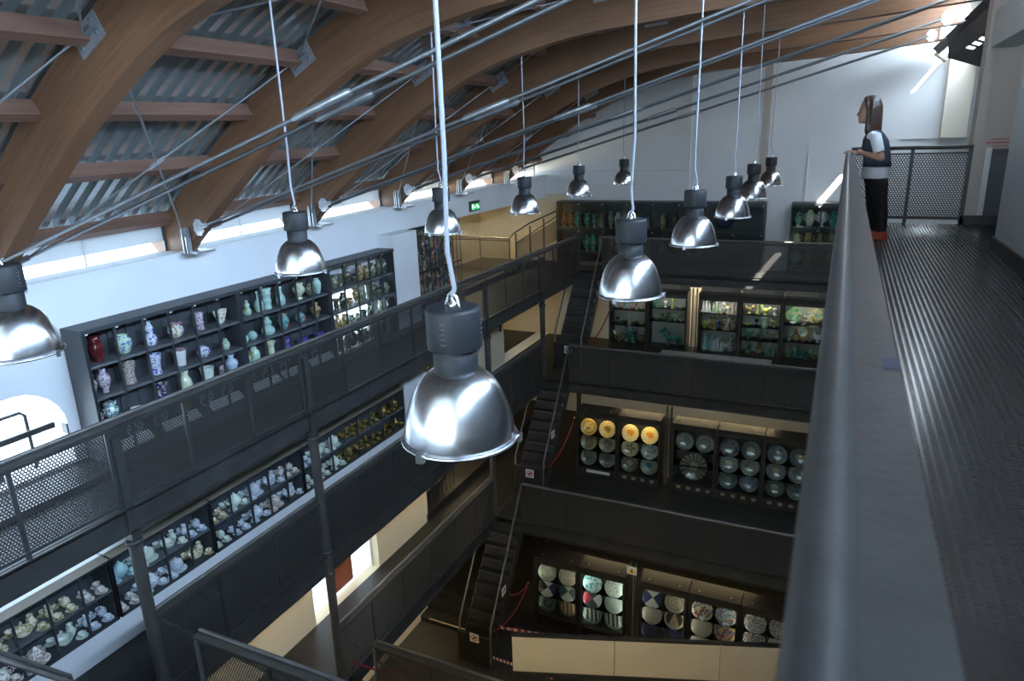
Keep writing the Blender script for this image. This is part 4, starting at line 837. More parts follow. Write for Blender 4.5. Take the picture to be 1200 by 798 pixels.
# bottom row behind the railing: one plate per bay and white label boards
PM = MC
def plate_mesh(r, m):
    k = ('plate', round(r, 3), m.name)
    if k not in MC:
        s = r
        MC[k] = MB().lathe([(0.0, 0.03 * s), (0.5 * s, 0.03 * s), (0.62 * s, 0.06 * s), (0.95 * s, 0.15 * s), (1.0 * s, 0.17 * s), (1.0 * s, 0.14 * s), (0.6 * s, 0.0), (0.0, 0.0)], 24, axis='y').mesh('plate', m)
    return MC[k]
for u in range(2):
    y0, y1, n = UNITS[u]; bw = (y1 - y0) / n
    for b in range(n):
        m = plate_mat(('ochre_plate', 'grey_plate', 'celadon_plate')[b % 3], ((0.35, 0.28, 0.12), (0.40, 0.42, 0.44), (0.30, 0.40, 0.38))[b % 3], ((0.25, 0.2, 0.1), (0.3, 0.32, 0.34), (0.22, 0.3, 0.28))[b % 3], (0.1, 0.1, 0.1), 'ring')
        inst(plate_mesh(0.125, m), 'plate', (XC - 0.28, y0 + (b + 0.5) * bw, ROWZ[3] + 0.14), f"{('ochre', 'grey', 'pale green')[b % 3]} plate behind the railing, bottom shelf, {ORD[b + 6 * u]} bay of the upper case", 'plate', 'plates in the upper case', rot=(0.15, 0, PI / 2))
    for j in range(3):
        t0 = y0 + (j + 0.1) * (y1 - y0) / 3; inst(MB().add([(0, 0, 0), (0, 0.6, 0), (-0.10, 0.6, 0.10), (-0.10, 0, 0.10), (-0.01, 0, -0.012), (-0.01, 0.6, -0.012), (-0.11, 0.6, 0.088), (-0.11, 0, 0.088)], [(0, 1, 2, 3), (7, 6, 5, 4), (0, 4, 5, 1), (1, 5, 6, 2), (2, 6, 7, 3), (3, 7, 4, 0)]).mesh('board', signw), 'label_board', (XC - 0.02, t0, ROWZ[3] + 0.015), f'white sloping label board, {ORD[j + 3 * u]} along the upper case foot', 'label', 'label boards')
# ------------------------------------------------------------------ lower left case with tea services
LB0 = 2.76; NB = 22; BW = 0.396
def lz(y): return 0.0
XL = -8.05; LT, LS, LBZ = 6.30, 5.90, 5.48
struct(MB().box(XW, XL - 0.01, -5.0, 11.55, Z1, LBZ - 0.04).build('trim_10', whitew), 'white plastered ledge under the tea case')
for u in range(4):
    b0, b1 = (0, 5, 9, 14)[u], (5, 9, 14, 22)[u]; y0, y1 = LB0 + b0 * BW + 0.015, LB0 + b1 * BW - 0.015
    t = thing('display_case', f"two-shelf charcoal case of tea services on the middle level, {ORD[u]} section from the camera", 'display case', (XL - 0.18, (y0 + y1) / 2, LBZ - 0.05), 'lower wall case sections')
    xb = XW + 0.02
    MB().box(xb, XL, y0, y0 + 0.02, LBZ - 0.04, LT).build('side_panel', casem, t); MB().box(xb, XL, y1 - 0.02, y1, LBZ - 0.04, LT).build('side_panel', casem, t); MB().box(xb, xb + 0.02, y0, y1, LBZ, LT).build('back_panel', caseback, t)
    MB().box(xb, XL + 0.02, y0, y1, LT, LT + 0.03).build('top_panel', casem, t); MB().box(xb, XL, y0, y1, LBZ - 0.04, LBZ).build('bottom_panel', casem, t); MB().box(xb, XL - 0.01, y0, y1, LS - 0.03, LS).build('shelf', shelfw, t)
    MB().prism([(XL - 0.12, LT + 0.05), (XL + 0.03, LT + 0.03), (XL + 0.03, LT + 0.035), (XL - 0.12, LT + 0.06)], y0, y1, 'y').build('front_cover', fasc, t); MB().box(XL - 0.37, XL - 0.12, y0, y1, LT + 0.03, LT + 0.06).build('lit_cover', whitew, t)  # rear cover painted white to stand in for window light on the case top
    for i in range(b0, b1 + 1):
        y = LB0 + i * BW; y = min(max(y, y0 + 0.012), y1 - 0.012); MB().box(XL - 0.03, XL, y - 0.010, y + 0.010, LBZ, LT).build('upright', casem, t)
def cup_mesh(m, saucer=False):
    k = ('cup', m.name, saucer)
    if k not in MC:
        if saucer: MC[k] = MB().lathe([(0.035, 0), (0.04, 0.004), (0.065, 0.012), (0.074, 0.018), (0.072, 0.02), (0.04, 0.009), (0, 0.008)], 14).mesh('saucer', m)
        else:
            mb = MB().lathe([(0.022, 0), (0.026, 0.006), (0.040, 0.03), (0.046, 0.062), (0.043, 0.062), (0.036, 0.03), (0, 0.012)], 14)
            mb.tube([(0, 0.042, 0.05), (0, 0.066, 0.048), (0, 0.070, 0.03), (0, 0.040, 0.018)], 0.0045, 5); MC[k] = mb.mesh('cup', m)
    return MC[k]
def teapot(loc, m, desc, group, s=1.0, rz=0.0):
    t = thing('teapot', desc, 'teapot', loc, group); t.scale = (s, s, s); t.rotation_euler = (0, 0, rz)
    k = ('tp', m.name)
    if k not in MC:
        MC[k] = (MB().lathe([(0.05, 0), (0.055, 0.008), (0.085, 0.045), (0.09, 0.08), (0.07, 0.12), (0.05, 0.135), (0.048, 0.14), (0.0, 0.14)], 16).mesh('body', m),
                 MB().tube([(0, -0.075, 0.05), (0, -0.115, 0.075), (0, -0.135, 0.115), (0, -0.15, 0.135)], [0.018, 0.014, 0.010, 0.008], 7).mesh('spout', m),
                 MB().tube([(0, 0.06, 0.13), (0, 0.11, 0.14), (0, 0.135, 0.10), (0, 0.12, 0.055), (0, 0.08, 0.035)], 0.007, 6).mesh('handle', m),
                 MB().lathe([(0.05, 0.138), (0.045, 0.15), (0.02, 0.165), (0.008, 0.17), (0.014, 0.182), (0.0, 0.192)], 14).mesh('lid', m))
    for nm, me in zip(('body', 'spout', 'handle', 'lid'), MC[k]): child(me, nm, t)
TEAC = [('cream', 'cream yellow')] * 4 + [('creamblue', 'rose-painted'), ('aqua', 'turquoise'), ('mint', 'pale green'), ('mint', 'sage green'), ('bluechina', 'blue and white'), ('cream', 'buff'), ('mint', 'pale mint'), ('bluechina', 'sky blue'), ('bluechina', 'powder blue'), ('creamblue', 'rose and white'), ('bluechina', 'blue-sprigged'), ('mint', 'grey green'), ('mint', 'leaf-edged green'), ('gold', 'gold lustre'), ('gold', 'bronze lustre'), ('gold', 'dark gold'), ('gold', 'old gold'), ('gold', 'copper lustre')]
rd = random.Random(11); GT = 'tea services in the lower left case'
LOW2 = {0: ('creamblue', 'white rose'), 1: ('creamblue', 'white rose'), 2: ('creamblue', 'white floral'), 3: ('mint', 'pale green'), 4: ('bluechina', 'pale blue'), 5: ('creamblue', 'pink floral'), 6: ('bluechina', 'lilac-white')}
for b in range(1, NB):
    yc = LB0 + (b + 0.5) * BW
    for row, z in ((0, LS), (1, LBZ)):
        m, cn = TEAC[b] if row == 0 else LOW2.get(b, TEAC[(b + 1) % NB] if b < 16 else TEAC[b])
        wh = f"on the {('upper', 'lower')[row]} shelf, {ORD[b]} bay of the tea case"; g = G[m]; pat = (b * 2 + row * 3) % 5
        X = XL - 0.1
        def cupset(dx, dy, nm, stand=True):
            inst(cup_mesh(g, True), 'saucer', (X + dx, yc + dy, z + 0.001), f'{cn} saucer, {nm}, {wh}', 'saucer', GT); inst(cup_mesh(g), 'cup', (X + dx, yc + dy, z + 0.010), f'{cn} cup, {nm}, {wh}', 'cup', GT, rot=(0, 0, rd.uniform(0, 6)))
        if pat != 3:
            for nm, dx, dy in (('back left', -0.21, -0.12), ('back middle', -0.23, 0.0), ('back right', -0.21, 0.125)): cupset(dx, dy, nm)
        if pat == 0:
            teapot((X - 0.08, yc + 0.02, z), g, f'{cn} teapot {wh}', GT, 1.15, rd.uniform(-0.4, 0.4)); cupset(0.02, -0.12, 'left'); cupset(0.03, 0.12, 'right')
        elif pat == 1:
            cupset(0.02, -0.1, 'front left'); cupset(0.02, 0.08, 'front right'); inst(vmesh('jug', 0.16, 0.10, g), 'jug', (X - 0.12, yc - 0.11, z), f'small {cn} jug {wh}', 'jug', GT); inst(vmesh('lidded', 0.15, 0.12, g), 'sugar_bowl', (X - 0.12, yc + 0.1, z), f'{cn} sugar bowl {wh}', 'bowl', GT)
        elif pat == 2:
            inst(vmesh('lidded', 0.2, 0.2, g), 'tureen', (X - 0.06, yc + 0.02, z + 0.012), f'large {cn} lidded tureen {wh}', 'tureen', GT); inst(cup_mesh(g, True), 'serving_plate', (X - 0.06, yc + 0.02, z), f'{cn} plate under tureen {wh}', 'plate', GT, scale=(1.9, 1.9, 1)); cupset(0.04, -0.13, 'left')
        elif pat == 3:
            for nm, dx, dy in (('front left', 0.03, -0.11), ('front right', 0.03, 0.07), ('back left', -0.12, -0.08), ('back right', -0.12, 0.11)): cupset(dx, dy, nm)
        else:
            inst(vmesh('bowl', 0.09, 0.22, g), 'bowl', (X - 0.05, yc - 0.05, z), f'wide {cn} bowl {wh}', 'bowl', GT); cupset(0.03, 0.12, 'right'); inst(vmesh('jug', 0.17, 0.11, g), 'jug', (X - 0.13, yc + 0.09, z), f'{cn} milk jug {wh}', 'jug', GT)

# ------------------------------------------------------------------ far wall cases with large vases
def farcase(label, x0, x1, n, shelves):
    t = thing('display_case', label, 'display case', ((x0 + x1) / 2, 20.3, Z2), 'far wall cases'); yf, yb = 20.1, YF - 0.02; zt = 9.38
    MB().box(x0, x0 + 0.04, yf, yb, Z2, zt).build('side_panel', casem, t); MB().box(x1 - 0.04, x1, yf, yb, Z2, zt).build('side_panel', casem, t); MB().box(x0, x1, yb - 0.03, yb, Z2, zt).build('back_panel', casem, t)
    MB().box(x0, x1, yf, yb, zt, zt + 0.05).build('top_panel', casem, t); MB().box(x0, x1, yf, yb, Z2, Z2 + 0.12).build('plinth', casem, t)
    for z in shelves: MB().box(x0 + 0.04, x1 - 0.04, yf + 0.02, yb - 0.03, z - 0.03, z).build('shelf', shelfw, t)
    w_ = (x1 - x0) / n
    for i in range(n):
        a = x0 + i * w_; MB().box(a + 0.02, a + w_ - 0.02, yf - 0.012, yf - 0.006, Z2 + 0.14, zt).build('glass_door', glass, t)
        MB().box(a + w_ - 0.02, a + w_ + 0.02 if i < n - 1 else a + w_, yf - 0.02, yf, Z2 + 0.12, zt).build('door_stile', casem, t)
        for z in (zt - 0.05, shelves[0] - 0.10): MB().box(a + w_ - 0.06, a + w_ - 0.03, yf - 0.026, yf - 0.012, z, z + 0.025).build('door_clip', signw, t)
farcase('wide dark glass-fronted case of vases on the far wall, upper deck', -7.92, -1.86, 8, [8.63, 7.9]); farcase('narrow dark case of large vases right of the far wall strip', -1.2, 1.0, 3, [8.80, 8.26, 7.7])
FV = 'vases in the far wall cases'; rd = random.Random(21)
cols = ['ruby', 'ruby', 'jade', 'jade', 'moss', 'celgold', 'amber', 'moss', 'amber', 'pewter', 'moss', 'amber']; cname = {'ruby': 'ruby red', 'jade': 'jade green', 'moss': 'moss green', 'celgold': 'pale celadon', 'amber': 'amber brown', 'pewter': 'dark grey', 'ochre': 'ochre', 'bluewhite': 'blue-white', 'creamgr': 'cream', 'white': 'white', 'teal': 'teal'}
w_ = 6.06 / 8
for row, z, hh in ((0, 8.63, 0.52), (1, 7.9, 0.55)):
    for b in range(6):
        for j in range(3):
            if b > 2 and j == 2: continue
            m = cols[(b * 2 + j) % 12]; k = ['ovoid', 'urn', 'baluster', 'flared', 'ovoid', 'bottle'][(b + j * 2 + row) % 6]; h = rd.uniform(0.75, 1.0) * hh
            inst(vmesh(k, h, h * 0.48, G[m]), 'vase', (-7.92 + (b + (0.2, 0.5, 0.8)[j] if b <= 2 else b + (0.28, 0.72)[j]) * w_, 20.33, z), f"{cname[m]} {k if k != 'ovoid' else 'egg-shaped'} vase, {('left', 'centre', 'right')[j]} in {ORD[b]} bay, {('upper', 'lower')[row]} shelf, wide far case", 'vase', FV)
inst(plate_mesh(0.28, plate_mat('navy_plate', (0.02, 0.03, 0.08), (0.015, 0.02, 0.05), (0.05, 0.1, 0.2), 'ring')), 'plate', (-2.95, 20.36, 8.95), 'large dark blue plate in the seventh bay of the wide far case', 'plate', rot=(-0.15, 0, 0))
for row, z, hh in ((0, 8.80, 0.44), (1, 8.26, 0.40), (2, 7.7, 0.46)):
    for j in range(7):
        x = -1.02 + j * 0.29; m = [['jade', 'creamgr', 'white', 'teal', 'white', 'ochre', 'amber'], ['creamgr', 'ochre', 'ochre', 'moss', 'ochre', 'moss', 'amber'], ['celgold', 'ochre', 'moss', 'amber', 'ochre', 'moss', 'jade']][row][j]; k = ['baluster', 'ovoid', 'urn', 'jug'][(row + j) % 4]
        cname.setdefault(m, m); o = inst(vmesh(k, hh * rd.uniform(0.85, 1), hh * 0.52, G[m]), 'vase', (x, 20.32, z), f"{cname[m]} two-handled vase, {ORD[j]} on the {('top', 'middle', 'bottom')[row]} shelf of the narrow far case", 'vase', FV)
        for s in (1, -1): child(hmesh(hh * 0.9, hh * 0.5, G[m], s, r=0.012), 'handle', o).rotation_euler = (0, 0, PI / 2)

# ------------------------------------------------------------------ glass cabinets on three levels
CX = [(-5.80, -4.70), (-4.68, -3.58), (-3.28, -2.22), (-2.20, -1.14), (-1.12, -0.06), (-0.04, 1.02)]
def cabinet(level, i, yf, z0, gz0, gz1, zt, lining, shelves, depth=0.5, lit=None, base='box'):
    x0, x1 = CX[i]; nm = ('upper', 'middle', 'lowest')[level]
    t = thing('display_cabinet', f'dark glass-fronted cabinet, {ORD[i]} from the stairs on the {nm} far level', 'cabinet', ((x0 + x1) / 2, yf + depth / 2, z0), f'glass cabinets on the {nm} far level'); yb = yf + depth
    MB().box(x0, x0 + 0.03, yf, yb, gz0 - 0.05, zt).build('side_panel', cabm, t); MB().box(x1 - 0.03, x1, yf, yb, gz0 - 0.05, zt).build('side_panel', cabm, t)
    MB().box(x0 + 0.03, x1 - 0.03, yb - 0.03, yb, gz0, zt).build('back_panel', lining, t); MB().box(x0, x1, yf, yb, zt - 0.02, zt + 0.03).build('top_panel', cabm, t)
    MB().box(x0 + 0.03, x1 - 0.03, yf, yf + 0.03, gz1, zt).build('front_header', cabm, t)
    if base == 'box': MB().box(x0, x1, yf - 0.01, yb, z0, gz0).build('base_panel', cabm, t)
    else:
        MB().box(x0, x1, yf, yb, gz0 - 0.05, gz0).build('base_panel', cabm, t)
        for x in (x0 + 0.03, x1 - 0.03):
            for y in (yf + 0.03, yb - 0.03): MB().box(x - 0.02, x + 0.02, y - 0.02, y + 0.02, z0, gz0 - 0.05).build('leg', cabm, t)
        MB().bar((x0 + 0.05, yf + 0.03, z0 + 0.05), (x1 - 0.05, yb - 0.03, gz0 - 0.08), 0.02, 0.02).build('brace', cabm, t)
    for z in shelves: MB().box(x0 + 0.03, x1 - 0.03, yf + 0.04, yb - 0.04, z - 0.012, z).build('glass_shelf', glass_shelf, t)
    MB().box(x0 + 0.03, x1 - 0.03, yf + 0.004, yf + 0.009, gz0, gz1).build('glass_pane', glass, t)
    mb = MB().box(x0, x0 + 0.045, yf - 0.012, yf, gz0, gz1).box(x1 - 0.045, x1, yf - 0.012, yf, gz0, gz1).box(x0, x1, yf - 0.012, yf, gz1 - 0.0, gz1 + 0.04).box(x0, x1, yf - 0.012, yf, gz0 - 0.04, gz0); mb.build('door_frame', cabm, t)
    mb = MB()
    for x in (x0 + 0.2, x1 - 0.2): mb.lathe([(0.02, zt + 0.03), (0.02, zt + 0.036), (0, zt + 0.036)], 8, (x, yf + 0.15, 0))
    mb.build('fixing_cap', galv, t)
    if lit:
        MB().box(x0 + 0.15, x1 - 0.15, yf + 0.05, yf + 0.12, gz1 - 0.02, gz1 + 0.01).build('light_housing', steel, t)
        if level == 2:
            for x, sg in ((x0 + 0.06, 1), (x1 - 0.06, -1)):
                MB().box(x - 0.012, x + 0.012, yf + 0.02, yf + 0.04, gz0 + 0.05, gz1 - 0.05).build('side_light', steel2, t)
                area('cabinet_light', (x + sg * 0.014, yf + 0.05, (gz0 + gz1) / 2), (sg * 0.75, 0.65, 0), 0.03, gz1 - gz0 - 0.1, lit[0] * 0.13, lit[1])
        else: area('cabinet_light', ((x0 + x1) / 2, yf + 0.085, gz1 - 0.025), (0, 0.35, -1), x1 - x0 - 0.35, 0.05, lit[0] * (0.13 if level == 1 else 0.2), lit[1])
    return t
# upper level: figures and dishes
UPY = 18.75
SH = [[6.5, 6.05], [6.62, 6.25], [6.58, 6.12], [6.62, 6.28, 5.92], [6.42, 5.97], [6.42, 5.97]]
for i in range(6):
    cabinet(0, i, UPY, Z1, 5.5, 6.95, 7.1, cabin, SH[i], 0.5, (9 if i in (2, 3, 4) else 5, (1.0, 0.96, 0.84)))
    x0, x1 = CX[i]; t = thing('fascia_board', f'taupe board hung under the upper deck above the {ORD[i]} cabinet', 'board', ((x0 + x1) / 2, 19.1, 7.18), 'fascia boards'); MB().box(x0, x0 + 0.75 * (x1 - x0), 19.08, 19.11, 7.06, 7.26).build('board', fasc, t); MB().box(x0 + 0.75 * (x1 - x0) + 0.004, x1, 19.08, 19.11, 7.06, 7.26).build('end_board', mat('taupe_fascia_dark', (0.16, 0.14, 0.115), 0.55), t)
def fig(kind, m):
    k = ('fig', kind, m.name)
    if k in MC: return MC[k]
    mb = MB()
    if kind == 'horse':
        mb.ball((0, 0, 0.20), 0.15, 0.07, 0.085); mb.tube([(-0.11, 0, 0.22), (-0.16, 0, 0.32), (-0.17, 0, 0.38)], [0.065, 0.05, 0.045], 8); mb.tube([(-0.15, 0, 0.39), (-0.22, 0, 0.35), (-0.26, 0, 0.31)], [0.045, 0.035, 0.025], 8)
        for x in (-0.10, 0.10):
            for y in (-0.04, 0.04): mb.tube([(x, y, 0.17), (x + 0.01, y, 0.09), (x, y, 0.0)], [0.034, 0.022, 0.026], 7)
        mb.tube([(0.14, 0, 0.22), (0.19, 0, 0.16), (0.19, 0, 0.06)], [0.02, 0.022, 0.01], 6); mb.tube([(-0.16, 0.02, 0.42), (-0.16, 0.03, 0.46)], [0.012, 0.004], 5); mb.tube([(-0.16, -0.02, 0.42), (-0.16, -0.03, 0.46)], [0.012, 0.004], 5)
    elif kind == 'bust': mb.lathe([(0.05, 0), (0.05, 0.03), (0.03, 0.05), (0.075, 0.08), (0.08, 0.10), (0.03, 0.125), (0.025, 0.14)], 12, sy=0.7); mb.ball((0, 0, 0.175), 0.04, 0.045, 0.05); mb.ball((0, 0.012, 0.19), 0.047, 0.045, 0.042); mb.ball((0, -0.045, 0.172), 0.008, 0.012, 0.01, 6, 4)
    elif kind == 'lady': mb.lathe([(0.065, 0), (0.07, 0.02), (0.05, 0.1), (0.03, 0.16), (0.042, 0.2), (0.04, 0.22), (0.015, 0.235), (0.014, 0.25)], 12); mb.ball((0, 0, 0.27), 0.025, 0.026, 0.03); mb.tube([(0.04, 0, 0.21), (0.07, -0.02, 0.16), (0.03, -0.05, 0.14)], 0.012, 6); mb.tube([(-0.04, 0, 0.21), (-0.07, -0.02, 0.16), (-0.03, -0.05, 0.14)], 0.012, 6); mb.ball((0, 0.005, 0.29), 0.034, 0.034, 0.014)
    elif kind == 'rooster': mb.lathe([(0.04, 0), (0.04, 0.015), (0.015, 0.03), (0.015, 0.05)], 10); mb.ball((0, 0, 0.10), 0.075, 0.045, 0.055); mb.tube([(-0.05, 0, 0.12), (-0.075, 0, 0.17), (-0.08, 0, 0.19)], [0.035, 0.025, 0.024], 7); mb.tube([(0.05, 0, 0.11), (0.10, 0, 0.17), (0.13, 0, 0.14)], [0.03, 0.03, 0.008], 7); mb.tube([(-0.095, 0, 0.19), (-0.12, 0, 0.183)], [0.01, 0.003], 5); mb.ball((-0.075, 0, 0.22), 0.022, 0.006, 0.016, 8, 4)
    elif kind == 'group':
        for dx, h in ((-0.06, 0.2), (0.0, 0.24), (0.065, 0.18)): mb.lathe([(0.035, 0), (0.03, h * 0.4), (0.022, h * 0.7), (0.01, h * 0.8)], 8, (dx, 0, 0)); mb.ball((dx, 0, h * 0.88), 0.018, 0.018, 0.022, 8, 5)
        mb.box(-0.11, 0.11, -0.045, 0.045, 0, 0.018)
    elif kind == 'goblet': mb.lathe([(0.04, 0), (0.04, 0.008), (0.01, 0.02), (0.01, 0.07), (0.035, 0.09), (0.045, 0.14), (0.042, 0.14), (0.03, 0.095), (0, 0.085)], 12)
    elif kind == 'dish': mb.lathe([(0.03, 0), (0.035, 0.006), (0.08, 0.03), (0.09, 0.045), (0.086, 0.045), (0.04, 0.015), (0, 0.012)], 14)
    elif kind == 'candlestick': mb.lathe([(0.05, 0), (0.05, 0.01), (0.012, 0.04), (0.02, 0.09), (0.012, 0.14), (0.022, 0.19), (0.015, 0.2), (0.03, 0.22), (0.028, 0.225), (0, 0.215)], 12)
    MC[k] = mb.mesh(kind, m); return MC[k]
FN = {'bust': 'small bust', 'lady': 'robed figurine', 'rooster': 'cockerel figurine', 'group': 'figure group', 'goblet': 'footed cup', 'dish': 'shallow dish', 'candlestick': 'candlestick', 'horse': 'horse figure'}
FC = {'jade': 'green', 'white': 'white', 'ochre': 'ochre', 'coral': 'coral and turquoise', 'skin': 'painted', 'yellow': 'yellow green', 'cobalt': 'cobalt blue', 'teal': 'teal', 'moss': 'moss green', 'gold': 'gold', 'amber': 'amber', 'celgold': 'pale green', 'whitegold': 'white and gold', 'black': 'black', 'pinkflor': 'pink', 'pewter': 'grey', 'aqua': 'aqua'}
def figrow(i, z, items, s=1.15, shn='', y=UPY + 0.24):
    x0, x1 = CX[i]; n = len(items)
    for j, (k, m) in enumerate(items):
        x = x0 + 0.10 + (x1 - x0 - 0.2) * (j + 0.5) / n
        inst(fig(k, G[m]), k if k not in ('lady', 'bust', 'group') else 'figurine', (x, y + 0.06 * math.sin(j * 2.3), z), f'{FC[m]} {FN[k]}, {ORD[j]} on the {shn} shelf of the {ORD[i]} upper-level cabinet', 'figurine' if k not in ('dish', 'goblet', 'candlestick') else FN[k].split()[-1], 'pieces in the upper-level cabinets', scale=(s, s, s))
figrow(0, 6.5, [('dish', 'coral'), ('goblet', 'coral'), ('dish', 'coral'), ('goblet', 'ochre'), ('dish', 'coral')], 1.3, 'top'); figrow(0, 6.05, [('goblet', 'pewter'), ('dish', 'gold'), ('candlestick', 'whitegold'), ('dish', 'gold'), ('dish', 'yellow')], 1.25, 'middle'); figrow(0, 5.51, [('rooster', 'ochre'), ('lady', 'jade'), ('lady', 'teal'), ('rooster', 'amber')], 1.5, 'bottom')
figrow(1, 6.62, [('group', 'jade'), ('goblet', 'white'), ('candlestick', 'yellow'), ('dish', 'celgold')], 1.2, 'top'); figrow(1, 6.25, [('dish', 'ochre'), ('goblet', 'moss'), ('bust', 'moss'), ('rooster', 'celgold'), ('dish', 'whitegold')], 1.2, 'middle')
inst(fig('horse', G['teal']), 'horse_figure', (-4.0, UPY + 0.24, 5.51), 'large teal glazed horse figure at the bottom of the second upper cabinet', 'figurine', 'pieces in the upper-level cabinets', scale=(1.35, 1.35, 1.2))
figrow(2, 6.58, [('group', 'white'), ('bust', 'black'), ('group', 'celgold'), ('bust', 'pinkflor'), ('rooster', 'whitegold'), ('group', 'skin')], 1.3, 'top'); figrow(2, 6.12, [('rooster', 'yellow'), ('candlestick', 'ochre'), ('lady', 'ochre'), ('goblet', 'cobalt'), ('bust', 'ochre'), ('lady', 'skin'), ('lady', 'amber')], 1.35, 'middle'); figrow(2, 5.51, [('lady', 'aqua'), ('group', 'aqua'), ('group', 'white'), ('rooster', 'whitegold'), ('lady', 'skin')], 1.6, 'bottom')
figrow(3, 6.62, [('rooster', 'ochre'), ('candlestick', 'yellow'), ('rooster', 'yellow'), ('goblet', 'white')], 1.2, 'top'); figrow(3, 6.28, [('dish', 'yellow'), ('goblet', 'black'), ('lady', 'celgold'), ('rooster', 'ochre')], 1.2, 'second'); figrow(3, 5.92, [('rooster', 'jade'), ('bust', 'moss'), ('rooster', 'amber')], 1.2, 'third'); figrow(3, 5.51, [('lady', 'jade'), ('bust', 'amber'), ('group', 'jade')], 1.35, 'bottom')
for x, m, d in ((-0.88, 'splash_green', 'green splashed'), (-0.36, 'splash_yellow', 'yellow splashed')):
    inst(plate_mesh(0.2, plate_mat(m, *(((0.30, 0.48, 0.22), (0.5, 0.5, 0.3), (0.06, 0.26, 0.12)) if 'green' in m else ((0.62, 0.62, 0.42), (0.2, 0.35, 0.3), (0.50, 0.42, 0.12))), 'splatter')), 'plate', (x, UPY + 0.36, 6.64), f'{d} plate at the top of the fifth upper cabinet', 'plate', 'pieces in the upper-level cabinets', rot=(-0.12, 0, 0))
inst(plate_mesh(0.21, plate_mat('orange_rim_plate', (0.62, 0.62, 0.5), (0.50, 0.30, 0.16), (0.36, 0.42, 0.30), 'ring')), 'plate', (-0.62, UPY + 0.34, 6.2), 'round plate with orange rim in the middle of the fifth upper cabinet', 'plate', 'pieces in the upper-level cabinets', rot=(-0.12, 0, 0))
figrow(4, 5.97, [('goblet', 'celgold'), ('bust', 'amber'), ('dish', 'coral'), ('dish', 'pinkflor'), ('rooster', 'white')], 1.25, 'middle'); figrow(4, 5.51, [('bust', 'moss'), ('group', 'teal'), ('rooster', 'jade'), ('dish', 'yellow')], 1.4, 'bottom'); figrow(4, 6.42, [('dish', 'white'), ('bust', 'skin'), ('rooster', 'amber')], 1.0, 'top')
for row, z in (('top', 6.42), ('middle', 5.97), ('bottom', 5.51)): figrow(5, z, [('lady', 'moss'), ('dish', 'yellow'), ('bust', 'jade')], 1.3, row)
# middle and lowest levels: plates
def plates(level, i, yf, zs, specs, r=0.225, cols=2):
    x0, x1 = CX[i]; nm = ('', 'middle', 'lowest')[level]
    for j, (desc, m) in enumerate(specs):
        row, c_ = divmod(j, cols); x = x0 + (x1 - x0) * (0.27 + 0.46 * c_)
        inst(plate_mesh(r, m), 'plate', (x, yf + 0.15 + 0.02 * c_, zs[row]), f"{desc}, {('top', 'middle', 'bottom')[row]} {('left', 'right')[c_]} in the {ORD[i]} {nm}-level cabinet", 'plate', f'plates in the {nm}-level cabinets', rot=(-0.30, 0, 0))
P = plate_mat
gd = P('gold_ring', (0.55, 0.42, 0.16), (0.42, 0.30, 0.10), (0.22, 0.14, 0.05), 'ring'); gd2 = P('gold_figure', (0.50, 0.36, 0.10), (0.58, 0.50, 0.32), (0.24, 0.14, 0.04), 'figure'); ol = P('olive_ring', (0.10, 0.11, 0.08), (0.34, 0.31, 0.20), (0.28, 0.16, 0.07), 'ring', 7); gg = P('grey_green_plain', (0.24, 0.25, 0.20), (0.34, 0.33, 0.26), (0.16, 0.17, 0.13), 'ring', 14)
yb_ = P('yellow_bird', (0.62, 0.50, 0.20), (0.66, 0.58, 0.38), (0.60, 0.22, 0.02), 'figure', 6); st_ = P('star_brown', (0.50, 0.44, 0.30), (0.42, 0.38, 0.26), (0.22, 0.16, 0.10), 'flower'); bw_ = P('blue_sketch', (0.42, 0.44, 0.40), (0.36, 0.38, 0.34), (0.14, 0.22, 0.28), 'splatter', 11); fc = P('portrait_dark', (0.10, 0.09, 0.07), (0.32, 0.27, 0.17), (0.46, 0.38, 0.24), 'figure', 4); bf = P('blue_figure', (0.30, 0.33, 0.30), (0.26, 0.26, 0.20), (0.08, 0.17, 0.24), 'figure', 6)
dk = P('dark_grey_painted', (0.14, 0.15, 0.14), (0.22, 0.23, 0.21), (0.30, 0.31, 0.27), 'ring', 16); dk2 = P('slate_figure', (0.13, 0.15, 0.17), (0.20, 0.23, 0.25), (0.40, 0.33, 0.24), 'figure', 5); dk3 = P('slate_blue_sketch', (0.20, 0.22, 0.23), (0.16, 0.19, 0.22), (0.09, 0.12, 0.16), 'splatter', 9); gn = P('green_portrait', (0.06, 0.12, 0.10), (0.20, 0.22, 0.17), (0.36, 0.33, 0.28), 'figure', 4)
MY = 15.95; MZ = [3.95, 3.53, 3.10]
for i in range(6): cabinet(1, i, MY, Z0, 2.86, 4.28, 4.42, cabdark, [3.76, 3.33], 0.5, {0: (14, (1.0, 0.74, 0.34)), 1: (20, (1.0, 0.72, 0.30))}.get(i))
plates(1, 0, MY, MZ, [('golden ringed plate', gd), ('gold painted plate', gd2), ('olive plate with dark centre', ol), ('brown olive plate', ol), ('grey green plate with orange fleck', gg), ('plain grey green plate', gg)]); plates(1, 1, MY, MZ, [('yellow plate with bird', yb_), ('orange and yellow fish plate', yb_), ('brown star plate', st_), ('blue sketched plate', bw_), ('dark portrait plate', fc), ('blue figure plate', bf)])
plates(1, 2, MY, MZ, [('dark grey plate with fine lines', dk), ('dark grey floral plate', dk)]); inst(plate_mesh(0.34, P('big_swirl', (0.34, 0.30, 0.22), (0.13, 0.12, 0.10), (0.48, 0.44, 0.34), 'figure', 5)), 'plate', (-2.75, MY + 0.16, 3.30), 'very large plate with pale centre in the third middle-level cabinet', 'plate', 'plates in the middle-level cabinets', rot=(-0.18, 0, 0))
